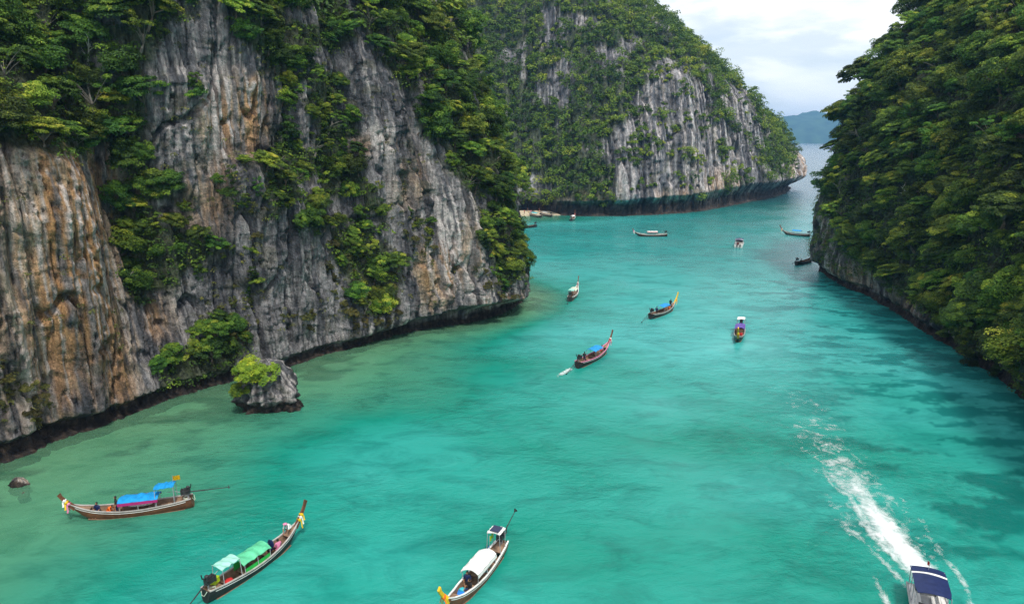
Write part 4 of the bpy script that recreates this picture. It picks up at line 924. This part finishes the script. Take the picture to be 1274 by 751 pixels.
def body_mesh(pose):
    if pose in BODY: return BODY[pose]
    J = POSE[pose]; names = ['pel', 'che', 'nec']; V = [Vector(J[k]) for k in names]; rad = [RAD[k] for k in names]; E = [(0, 1), (1, 2)]; kind = {(0, 1): 1, (1, 2): 1}
    for s in (-1, 1):
        b = len(V)
        for k in ('sh', 'el', 'wr', 'hi', 'kn', 'an', 'to'):
            p = Vector(J[k]); p.y *= s; V.append(p); rad.append(RAD[k])
        for e_, kd in (((1, b), 1), ((b, b+1), 1), ((b+1, b+2), 0), ((0, b+3), 2), ((b+3, b+4), 2), ((b+4, b+5), 0), ((b+5, b+6), 0)): E.append(e_); kind[e_] = kd
    me = bpy.data.meshes.new('body_skeleton'); me.from_pydata(V, E, []); ob = bpy.data.objects.new('body_skeleton', me); COL.objects.link(ob)
    ob.modifiers.new('skin', 'SKIN'); sv = me.skin_vertices[0].data if me.skin_vertices else None
    if sv is None:
        import bmesh; bm = bmesh.new(); bm.from_mesh(me); bm.verts.layers.skin.verify(); bm.to_mesh(me); bm.free(); sv = me.skin_vertices[0].data
    for i, r in enumerate(rad): sv[i].radius = (r, r); sv[i].use_root = (i == 0)
    su = ob.modifiers.new('sub', 'SUBSURF'); su.levels = 1; su.render_levels = 1
    dg = bpy.context.evaluated_depsgraph_get(); em = ob.evaluated_get(dg).to_mesh()
    mb = MB(); vs = [v.co.copy() for v in em.vertices]
    fs = [tuple(p.vertices) for p in em.polygons]; ms = []
    for p in em.polygons:
        c = p.center; best = 9; kd = 1
        for (i, j), kk in kind.items():
            a, b = V[i], V[j]; ab = b-a; t = max(0, min(1, (c-a).dot(ab)/ab.length_squared)); dd = (c-a-ab*t).length - 0.5*(rad[i]*(1-t)+rad[j]*t)
            if dd < best: best = dd; kd = kk
        ms.append(kd)
    mb.v = [tuple(v) for v in vs]; mb.f = fs; mb.m = ms
    nk = Vector(J['nec']); tilt = (nk - Vector(J['che'])).normalized() if pose != 'stand' else Vector((0, 0, 1)); hd = nk + Vector((0.03, 0, 0))*1 + tilt*0.14
    mb.ball(hd, (0.098, 0.080, 0.122), 10, 8, 0); mb.ball(hd + Vector((0.10, 0, -0.01)), (0.022, 0.014, 0.024), 5, 4, 0)
    for s in (-1, 1):
        mb.ball(hd + Vector((-0.005, s*0.08, -0.005)), (0.02, 0.012, 0.032), 5, 4, 0)
        wv = Vector(J['wr']); wv.y *= s; ev = Vector(J['el']); ev.y *= s; dr = (wv-ev).normalized(); sd_ = Vector((0, 1, 0)); palm = wv + dr*0.05
        mb.ball(palm, (0.045, 0.035, 0.03), 6, 5, 0)
        for k, ln in enumerate((0.07, 0.085, 0.08, 0.062)):
            st = palm + dr*0.03 + sd_*(k-1.5)*0.019; mb.tube([st, st+dr*ln*0.6, st+dr*ln+Vector((0, 0, -0.02))], [0.010, 0.009, 0.007], 5, 0)
        mb.tube([palm - sd_*s*0.03, palm - sd_*s*0.055 + dr*0.03, palm - sd_*s*0.06 + dr*0.06], [0.012, 0.010, 0.008], 5, 0)
    me2 = bpy.data.meshes.new('person_body'); me2.from_pydata(mb.v, [], mb.f); me2.polygons.foreach_set('material_index', mb.m); me2.polygons.foreach_set('use_smooth', [True]*len(mb.f))
    for _ in range(3): me2.materials.append(SKIN)
    me2.update(); COL.objects.unlink(ob); bpy.data.objects.remove(ob); BODY[pose] = (me2, hd); return BODY[pose]
def person(M, loc, pose, rz, shirt, shorts, label, hat=None):
    me, hd = body_mesh(pose); p = M @ Vector(loc)
    o = bpy.data.objects.new('person', me); COL.objects.link(o); o.location = p; o.rotation_euler = (0, 0, rz)
    for i, mt in ((1, COLS[shirt]), (2, COLS[shorts])):
        o.material_slots[i].link = 'OBJECT'; o.material_slots[i].material = mt
    q = MB(); R = []
    for i in range(6):
        a = 0.62*math.pi*i/5; R.append([hd + Vector((-0.018, 0, 0.012)) + Vector((0.108*math.sin(a)*math.cos(t), 0.092*math.sin(a)*math.sin(t), 0.128*math.cos(a))) for t in np.linspace(0, 2*math.pi, 11)])
    q.grid(R)
    if hat: q.tube([hd + Vector((0, 0, 0.05)), hd + Vector((0, 0, 0.075))], [0.17, 0.16], 10)
    q.build('hat' if hat else 'hair', COLS[hat] if hat else HAIR, o, True); tag(o, label, 'person'); return o

# ---- the three near longtails
b1 = longtail((236, 630), (94, 647), dict(hull='wood', bottom='wood', canopy=('blue', .27, .60, 1.38, .12), curtain='magenta', rear=('blue', .13, .30, 2.25, -0.06), flag=('yellow', .15, 2.45), shaft=(3.1, 0.0), prow=0.62, ribbons=('pink', 'yellow', 'white'), rope=True),
              'brown longtail boat with bright blue canopies and a yellow flag')
rt, M, X, B, rz = b1
person(M, (X(.79), -0.15, 0.42), 'sit', rz+1.2, 'navy', 'navy', 'person in dark navy clothes sitting in the bow of the blue-canopied brown longtail')
person(M, (X(.70), -0.1, 0.06), 'crouch', rz+2.6, 'orange', 'orange', 'person in orange crouching in the bow of the brown longtail')
person(M, (X(.625), 0.1, 0.06), 'stand', rz+0.4, 'black', 'navy', 'person in black standing at the front edge of the blue canopy')
cargo('cushion', b1, .45, -0.55, 0.38, (1.9, 0.4, 0.35), 'white', 'long white bench cushion under the blue canopy of the brown longtail', 'cushion', 'soft', 0)
b2 = longtail((268, 741), (365, 674), dict(hull='black', canopy=('green', .31, .60, 1.36, .24), side_panel='grass', rear=('paleblue', .12, .30, 1.95, -0.02), shaft=(2.6, -0.52), prow=0.85, ribbons=('yellow', 'white', 'yellow'), rope=True),
              'dark longtail boat with a pale green arched canopy')
rt, M, X, B, rz = b2
person(M, (X(.885), 0.05, 1.0), 'crouch', rz+3.4, 'white', 'white', 'person in white with a pale hat crouching on the bow of the green-canopied boat', 'pink')
person(M, (X(.72), -0.25, 0.40), 'sit', rz+1.3, 'pink', 'pink', 'person in pink sitting in the open bow of the green-canopied boat')
person(M, (X(.66), 0.15, 0.40), 'sit', rz+0.2, 'black', 'navy', 'person in black sitting before the green canopy')
cargo('hanging_towel', b2, .635, -0.45, 1.05, (0.10, 0.62, 0.62), 'navy', 'navy blue towel hung from the front edge of the green canopy', 'towel', 'soft', 0)
cargo('bag', b2, .20, -0.25, 0.40, (0.75, 0.6, 0.30), 'red', 'red bag lying on the rear thwart of the green-canopied boat', 'bag')
cargo('jerrycan', b2, .12, 0.45, 0.72, (0.55, 0.42, 0.40), 'lime', 'lime green fuel can on the stern deck of the green-canopied boat', 'can', 'hard')
cargo('bag', b2, .78, 0.35, 0.30, (0.5, 0.4, 0.3), 'grey', 'grey bag stowed under the bow deck of the green-canopied boat', 'bag')
b3 = longtail((616, 697), (569, 753), dict(hull='wood', bottom='wood', canopy=('white', .30, .63, 1.40, .24), curtain='white', rear=('white', .08, .20, 2.35, 0.0), solar=True, flag=('lime', .22, 1.75), shaft=(2.9, 0.16), shaft_y=-0.3, prow=0.8, prow_col='yellow', ribbons=('yellow', 'yellow', 'orange'), rail='white'),
              'brown longtail boat with a white arched canopy and a solar panel at the stern', 8.3)
rt, M, X, B, rz = b3
person(M, (X(.68), 0.25, 0.40), 'sit', rz-0.4, 'black', 'navy', 'person in black sitting at the open front of the white canopy')
person(M, (X(.60), -0.3, 0.40), 'sit', rz+0.3, 'navy', 'black', 'person in navy seated under the white canopy')
cargo('cool_box', b3, .745, -0.2, 0.06, (0.6, 0.45, 0.42), 'seatblue', 'bright blue cool box in the bow of the white-canopied longtail', 'cool box', 'hard')
cargo('bucket', b3, .71, -0.25, 0.40, (0.4, 0.5, 0.2), 'turquoise', 'turquoise folded mat on the thwart of the white-canopied longtail', 'mat')
cargo('fender', b3, .08, -1.15, 0.05, (0.38, 0.34, 0.5), 'seatblue', 'blue float hanging off the stern of the white-canopied longtail', 'float')

# ---- boats farther out
b5 = longtail((724, 455), (753, 439), dict(hull='black', canopy=('blue', .40, .66, 1.5, .15), shaft=(3.2, -0.42), prow=0.95, ribbons=('pink', 'red', 'white'), rail='pink'), 'dark longtail boat with blue canopy churning up white spray behind it', 9.4)
rt, M, X, B, rz = b5
person(M, (X(.80), 0.2, 0.45), 'sit', rz+2.8, 'pink', 'red', 'person in pink sitting in the bow of the boat that trails spray')
person(M, (X(.22), 0.1, 0.06), 'stand', rz, 'black', 'navy', 'person in black steering the boat that trails white spray')
b6 = longtail((811, 396), (838, 385), dict(hull='black', canopy=('blue', .38, .66, 1.5, .15), shaft=(3.2, -0.42), prow=0.95, prow_col='yellow', ribbons=('yellow', 'orange', 'yellow')), 'dark longtail boat with blue canopy and a tall yellow prow', 9.2)
rt, M, X, B, rz = b6
person(M, (X(.80), 0.0, 0.45), 'stand', rz, 'black', 'black', 'person in black standing in the bow by the tall yellow prow')
person(M, (X(.69), -0.3, 0.40), 'sit', rz+1.0, 'orange', 'orange', 'person in orange life vest sitting ahead of the blue canopy')
person(M, (X(.24), 0.0, 0.06), 'stand', rz, 'navy', 'black', 'person in navy steering the boat with the tall yellow prow')
b7 = longtail((708, 376), (719, 362), dict(hull='wood', bottom='black', canopy=('cream', .32, .62, 1.5, .2), rear=('paleblue', .12, .28, 1.9), shaft=(2.6, -0.45), prow=1.0, ribbons=('pink', 'white', 'white'), rail='white'), 'brown longtail boat with cream green canopy and pale prow ribbons', 9.0)
b8 = longtail((922, 408), (917, 430), dict(hull='black', canopy=('purple', .30, .60, 1.5, .2), rear=('white', .10, .26, 2.2), shaft=(2.6, -0.45), prow=0.9, prow_col='yellow', ribbons=('yellow', 'orange', 'yellow')), 'dark longtail boat with purple canopy and a bright yellow garlanded prow', 9.4)
rt, M, X, B, rz = b8
person(M, (X(.66), 0.3, 0.40), 'sit', rz, 'red', 'navy', 'person in red sitting before the purple canopy')
person(M, (X(.68), -0.3, 0.40), 'sit', rz, 'black', 'navy', 'person in black sitting before the purple canopy')
person(M, (X(.20), 0.0, 0.06), 'stand', rz, 'navy', 'black', 'person in navy standing at the stern of the purple-canopied boat')
b9 = longtail((826, 294), (793, 294), dict(hull='wood', bottom='black', canopy=('white', .30, .62, 1.55, .12), curtain='red', shaft=(1.6, -0.3), prow=0.7, rail='white', ribbons=('white', 'white', 'pink')), 'long wooden boat with a white roof edged in red', 10.2)
rt, M, X, B, rz = b9
person(M, (X(.80), 0.0, 0.45), 'sit', rz, 'navy', 'navy', 'person in navy sitting in the bow of the red-edged white-roofed boat')
b11 = longtail((1001, 294), (979, 292), dict(hull='wood', bottom='black', canopy=('blue', .30, .62, 1.55, .3), shaft=(1.6, -0.3), prow=1.0, ribbons=('white', 'yellow', 'pink')), 'longtail boat with a humped blue cover near the dark headland', 8.6)
b12 = longtail((990, 330), (1012, 325), dict(hull='black', shaft=(1.8, -0.4), prow=0.7, rail='black', stripe='black', ribbons=('white',)), 'bare black longtail boat without canopy off the dark headland', 8.6)
rt, M, X, B, rz = b12
person(M, (X(.28), 0.0, 0.42), 'sit', rz, 'black', 'black', 'person in black sitting in the bare black longtail')
b13 = longtail((709, 276), (716, 271), dict(hull='black', canopy=('white', .32, .62, 1.5, .2), shaft=(2.0, -0.4), prow=1.1, ribbons=('orange', 'pink', 'red'), rail='white'), 'small longtail boat with white canopy and orange prow ribbons off the beach', 9.0)
b14 = longtail((674, 271), (657, 268), dict(hull='wood', bottom='black', canopy=('turquoise', .25, .68, 1.5, .2), shaft=(1.6, -0.3), prow=0.9), 'longtail boat with turquoise canopy drawn up to the small beach', 9.0)
b15 = longtail((686, 270), (672, 267.5), dict(hull='wood', bottom='black', canopy=('grey', .25, .68, 1.5, .2), shaft=(1.6, -0.3), prow=0.8), 'longtail boat with grey canopy moored beside the turquoise one at the beach', 8.6)
b16 = longtail((661, 283), (652, 284), dict(hull='black', shaft=(1.6, 0.1), prow=0.5, rail='black', stripe='black', ribbons=('white',)), 'dark bare boat half hidden behind the bushy cliff tip', 8.0)
I4 = Matrix.Identity(4)
for x, y, sh, lb in ((2.5, 277.6, 'white', 'person in white standing on the small beach'), (5.0, 278.2, 'red', 'person in red standing on the small beach'), (7.6, 277.8, 'pink', 'person in pink standing on the small beach')):
    person(I4, (x, y, 0.42), 'stand', 4.0+x, sh, 'navy', lb)

# ---- speedboats
def speedboat(c, rz, L, hw, label, top='navy', parts=True):
    root = empty('speedboat', (c[0], c[1], 0), rz); tag(root, label, 'boat', 'speedboats'); X = lambda t: (t-0.5)*L
    ts = np.linspace(0, 1, 19); bb = lambda t: hw*np.interp(t, [0, .5, .72, .88, .96, 1], [.94, 1, .88, .55, .26, .03]); sh = lambda t: np.interp(t, [0, .5, 1], [.78, .90, 1.18]); kl = lambda t: np.interp(t, [0, .6, .85, 1], [-.38, -.35, -.02, .95])
    mb = MB(); R = []
    for t in ts:
        b, s, k = bb(t), sh(t), kl(t); R.append([Vector((X(t), y*b, k+(s-k)*z)) for y, z in ((-1, 1), (-.97, .72), (-.88, .35), (-.5, .14), (0, 0), (.5, .14), (.88, .35), (.97, .72), (1, 1))])
    for i in range(len(ts)-1):
        for j in range(8): mb.add([R[i][j], R[i][j+1], R[i+1][j+1], R[i+1][j]], [(0, 3, 2, 1)], 1 if j in (0, 7) else 0)
    mb.add(R[0], [tuple(range(9))], 0); mb.build('hull', [WHITEP, WHITEP], root, True)
    for s in (-1, 1):
        q = MB(); q.tube([(X(t), s*(bb(t)-0.02), sh(t)+0.01) for t in ts], 0.07, 8); q.build('rub_rail', COLS['grey'] if s > 0 else COLS['grey'], root, True)
        q = MB(); q.tube([(X(t), s*(bb(t)-0.10), sh(t)+0.42) for t in np.linspace(0.62, 0.985, 9)], 0.022, 6); rl = q.build('bow_rail', STEEL, root)
        for t in (0.64, 0.76, 0.88, 0.97):
            q = MB(); q.tube([(X(t), s*(bb(t)-0.10), sh(t)), (X(t), s*(bb(t)-0.10), sh(t)+0.42)], 0.016, 5); q.build('stanchion', STEEL, rl)
        q = MB(); q.slab([[Vector((X(t), s*(bb(t)-0.02), sh(t)-0.01)), Vector((X(t), s*(bb(t)-0.34), sh(t)-0.01))] for t in np.linspace(0.02, 0.66, 10)], 0.03); q.build('side_deck', WHITEP, root)
        q = MB(); q.box((X(0.32), s*(hw-0.62), 0.42), (L*0.48, 0.42, 0.10)); q.box((X(0.32), s*(hw-0.45), 0.62), (L*0.48, 0.10, 0.40)); q.build('side_bench', COLS['white'], root)
        q = MB(); q.box((X(-0.02), s*hw*0.33, 0.62), (0.42, 0.36, 0.52), None, 0, 0.8); q.box((X(-0.02)-0.08, s*hw*0.33, 0.05), (0.16, 0.14, 0.9)); q.build('outboard_motor', METAL, root)
    q = MB(); q.slab([[Vector((X(t), y*(bb(t)-0.12), 0.22)) for y in (-1, 0, 1)] for t in np.linspace(0.02, 0.68, 8)], 0.05); q.build('floor', COLS['grey'], root)
    q = MB(); q.slab([[Vector((X(t), y*(bb(t)-0.03), sh(t)-0.02+0.10*(1-y*y))) for y in (-1, -.5, 0, .5, 1)] for t in np.linspace(0.80, 0.99, 8)], 0.04); q.build('foredeck', WHITEP, root)
    q = MB(); q.slab([[Vector((X(t), y*(bb(t)-0.30), 0.55)) for y in (-1, 0, 1)] for t in np.linspace(0.67, 0.81, 4)], 0.05); q.build('bow_seat', COLS['white'], root)
    q = MB(); q.box((X(0.60), hw*0.38, 0.72), (0.35, hw*0.62, 0.9)); q.build('console', WHITEP, root)
    ws = MB(); ws.slab([[Vector((X(0.635)+0.25*abs(y)*-1 + 0.0, y*hw*0.78, 1.15)), Vector((X(0.605)-0.25*abs(y), y*hw*0.74, 1.72))] for y in np.linspace(-1, 1, 9)], 0.01); ws.build('windscreen', COLS['dark'], root)
    z = 2.18
    for nm, t0, t1, mt in (('canopy', 0.165, 0.52, COLS[top]), ('canopy_stripe', 0.125, 0.16, WHITEP), ('rear_canopy', 0.0, 0.12, COLS[top])):
        q = MB(); q.slab([[Vector((X(t), y*hw*0.88*(1 - 0.10*max(0, (t-0.42)/0.1)*y*y), z + 0.13*(1-y*y) - (0.10*(0.17-t)/0.17 if t < 0.17 else 0) + 0.01*math.sin(9*t*L+3*y))) for y in np.linspace(-1, 1, 11)] for t in np.linspace(t0, t1, 8)], 0.04); q.build(nm, mt, root)
    for t in (0.03, 0.18, 0.34, 0.50):
        for s in (-1, 1):
            q = MB(); q.tube([(X(t), s*(bb(t)-0.12), sh(t)), (X(t), s*hw*0.84, z-0.05)], 0.026, 6); q.build('canopy_post', STEEL, root)
    q = MB(); q.tube([(X(0.06), 0, z), (X(0.06), 0, z+0.55)], 0.015, 5); po = q.build('flag_pole', STEEL, root)
    q = MB(); q.slab([[Vector((X(0.06)-0.4*u, 0.05*math.sin(5*u), z+0.52-v*0.28)) for v in (0, 1)] for u in np.linspace(0, 1, 6)], 0.008); q.build('flag', COLS['red'], po)
    return root, Matrix.Translation((c[0], c[1], 0)) @ Matrix.Rotation(rz, 4, 'Z'), X, hw, rz
cA = W(1154, 706, 2.15); cB = W(1163, 741, 2.2); dv = Vector((cB.x-cA.x, cB.y-cA.y)).normalized(); LS = 6.2
ctr = Vector((cA.x, cA.y)) + dv*LS*0.5
s1 = speedboat(ctr, math.atan2(dv.y, dv.x), LS, 1.14, 'white speedboat with navy blue canopy racing ahead of a broad foaming wake')
rt, M, X, B, rz = s1
person(M, (X(.72), -0.1, 0.58), 'sit', rz+0.3, 'black', 'black', 'person in black sitting ahead of the speedboat windscreen')
person(M, (X(.73), 0.45, 0.58), 'sit', rz-0.2, 'pink', 'navy', 'person in pink sitting beside the one in black on the speedboat')
d_ = W(918, 309)-W(921, 301)
s2 = speedboat(W(919.5, 306), math.atan2(d_.y, d_.x)+3.14, 7.0, 1.25, 'small white speedboat with navy canopy at anchor amid the channel')
rt, M, X, B, rz = s2
person(M, (X(.30), 0.3, 0.5), 'sit', rz, 'red', 'navy', 'person in red sitting in the small white speedboat')

# ---- foam
m, t, p, o = new_mat('foam'); n = t.nodes.new; l = t.links.new
at = n('ShaderNodeAttribute'); at.attribute_name = 'foam'; tcf = n('ShaderNodeTexCoord')
nz = n('ShaderNodeTexNoise'); nz.inputs['Scale'].default_value = 1.1; nz.inputs['Detail'].default_value = 10; nz.inputs['Roughness'].default_value = 0.74; nz.inputs['Distortion'].default_value = 1.6
l(tcf.outputs['Object'], nz.inputs['Vector'])
a1 = n('ShaderNodeMath'); l(at.outputs['Fac'], a1.inputs[0]); l(nz.outputs['Fac'], a1.inputs[1])
mr = n('ShaderNodeMapRange'); mr.inputs['From Min'].default_value = 0.84; mr.inputs['From Max'].default_value = 1.42; mr.inputs['To Max'].default_value = 0.95; l(a1.outputs[0], mr.inputs['Value'])
p.inputs['Base Color'].default_value = (0.82, 0.86, 0.86, 1); p.inputs['Roughness'].default_value = 0.8
tr = n('ShaderNodeBsdfTransparent'); ms = n('ShaderNodeMixShader'); l(mr.outputs['Result'], ms.inputs['Fac']); l(tr.outputs[0], ms.inputs[1]); l(p.outputs[0], ms.inputs[2]); l(ms.outputs[0], o.inputs['Surface'])
M_foam = m
def foam_grid(name, C, width, dens, label, res=0.14, lift=0.03, bump=0.20):
    """C: centre line points; dens(s, d) -> 0..1"""
    C = np.array(C, float); seg = np.linalg.norm(np.diff(C, axis=0), axis=1); cum = np.concatenate([[0], np.cumsum(seg)])
    s = np.arange(0, cum[-1], res*1.5); kk = np.interp(s, cum, np.arange(len(C))); P_ = catmull(C, kk)
    T = np.gradient(P_, axis=0); T /= np.linalg.norm(T, axis=1)[:, None]; Nn = np.stack([-T[:, 1], T[:, 0]], 1)
    d = np.arange(-width, width+1e-6, res); Sg, Dg = np.meshgrid(s, d, indexing='ij')
    Xf = P_[:, None, 0] + Nn[:, None, 0]*Dg; Yf = P_[:, None, 1] + Nn[:, None, 1]*Dg; de = dens(Sg, Dg)
    Zf = wave_height(Xf, Yf) + lift + bump*de*(0.5+fbm(Xf*2.2, Yf*2.2, 0, 3, 91))
    i = np.arange(Xf.size).reshape(Xf.shape); Q = np.stack([i[:-1, :-1], i[1:, :-1], i[1:, 1:], i[:-1, 1:]], -1).reshape(-1, 4)
    keep = (de.ravel()[Q].max(1) > 0.03); me = mesh_np(name, np.stack([Xf, Yf, Zf], -1), Q[keep]); fattr(me, 'foam', de)
    o = add_obj(name, me, M_foam); tag(o, label, 'foam', kind='stuff'); return o
def wake_d(s, d):
    n1 = fbm(s*0.22, d*0.5, 0, 3, 92); n2 = fbm(s*0.7, d*1.1, 0, 3, 93); d = d + 0.9*n1*np.clip(s/10, 0, 1); a = np.abs(d)
    core = np.exp(-(a/(0.95+0.085*np.minimum(s, 16)))**2.4)*np.interp(s, [0, 2, 7, 12, 18, 28, 40, 52], [0.3, 1.0, 0.92, 0.66, 0.48, 0.36, 0.22, 0.0])
    edge = np.exp(-((d - 1.0 - 0.05*s)/0.5)**2)*np.interp(s, [0, 4, 10, 20, 36], [0.3, 0.62, 0.60, 0.42, 0])
    side = np.exp(-((a - 1.9 - 0.12*s)/(0.35+0.04*s))**2)*np.interp(s, [0, 2, 7, 13, 20], [0.40, 0.52, 0.42, 0.26, 0])
    mid = np.exp(-(a/3.4)**4)*np.interp(s, [0, 4, 18, 36, 52], [0, 0.37, 0.40, 0.31, 0.0])
    return np.clip(np.maximum(np.maximum(core, edge), np.maximum(side, mid)) + 0.16*n2*(a < 4.6)*np.interp(s, [0, 3, 40, 52], [0, 1, 1, 0]) - 0.02, 0, 1)
foam_grid('wake_foam', [tuple(q) for q in TRACK], 5.2, wake_d, 'white foam wake spreading behind the racing speedboat')
bow0 = np.array(ctr[:2]) + np.array(dv)*1.2; nv = np.array([-dv.y, dv.x])
for s, nm in ((1, 'side'), (-1, 'other')):
    st = bow0 + nv*1.5*s; en = bow0 - np.array(dv)*5.5 + nv*2.9*s
    foam_grid('bow_wave', [st, (st+en)/2 + nv*0.15*s, en], 0.9, lambda q, d: np.exp(-(d/0.38)**2)*np.interp(q, [0, 1, 4, 6], [0.35, 0.65, 0.55, 0.25]), 'foam streak curling off the side of the racing speedboat')
sa, sb = W(710, 459), W(686, 474)
foam_grid('propeller_spray', [(sa.x, sa.y), ((sa.x+sb.x)/2, (sa.y+sb.y)/2), (sb.x, sb.y)], 1.0, lambda q, d: np.exp(-(d/0.55)**2)*np.interp(q, [0, .4, 2.5, 4.2], [0.35, 0.70, 0.62, 0.22]), 'white spray thrown up behind the dark longtail boat', 0.1, 0.05, 0.35)

# ------------------------------------------------------------------ haze over the whole scene
hm = bpy.data.materials.new('haze_air'); hm.use_nodes = True; t = hm.node_tree; t.nodes.clear()
vo = t.nodes.new('ShaderNodeVolumePrincipled'); vo.inputs['Color'].default_value = (0.22, 0.52, 0.95, 1); vo.inputs['Density'].default_value = 0.00017
vo.inputs['Anisotropy'].default_value = 0.2
oo = t.nodes.new('ShaderNodeOutputMaterial'); t.links.new(vo.outputs[0], oo.inputs['Volume'])
q = MB(); q.box((0, 3300, 116), (11400, 7200, 268)); hz = q.build('haze', hm); tag(hz, kind='stuff'); hz['label'] = 'thin sea haze over the bay'
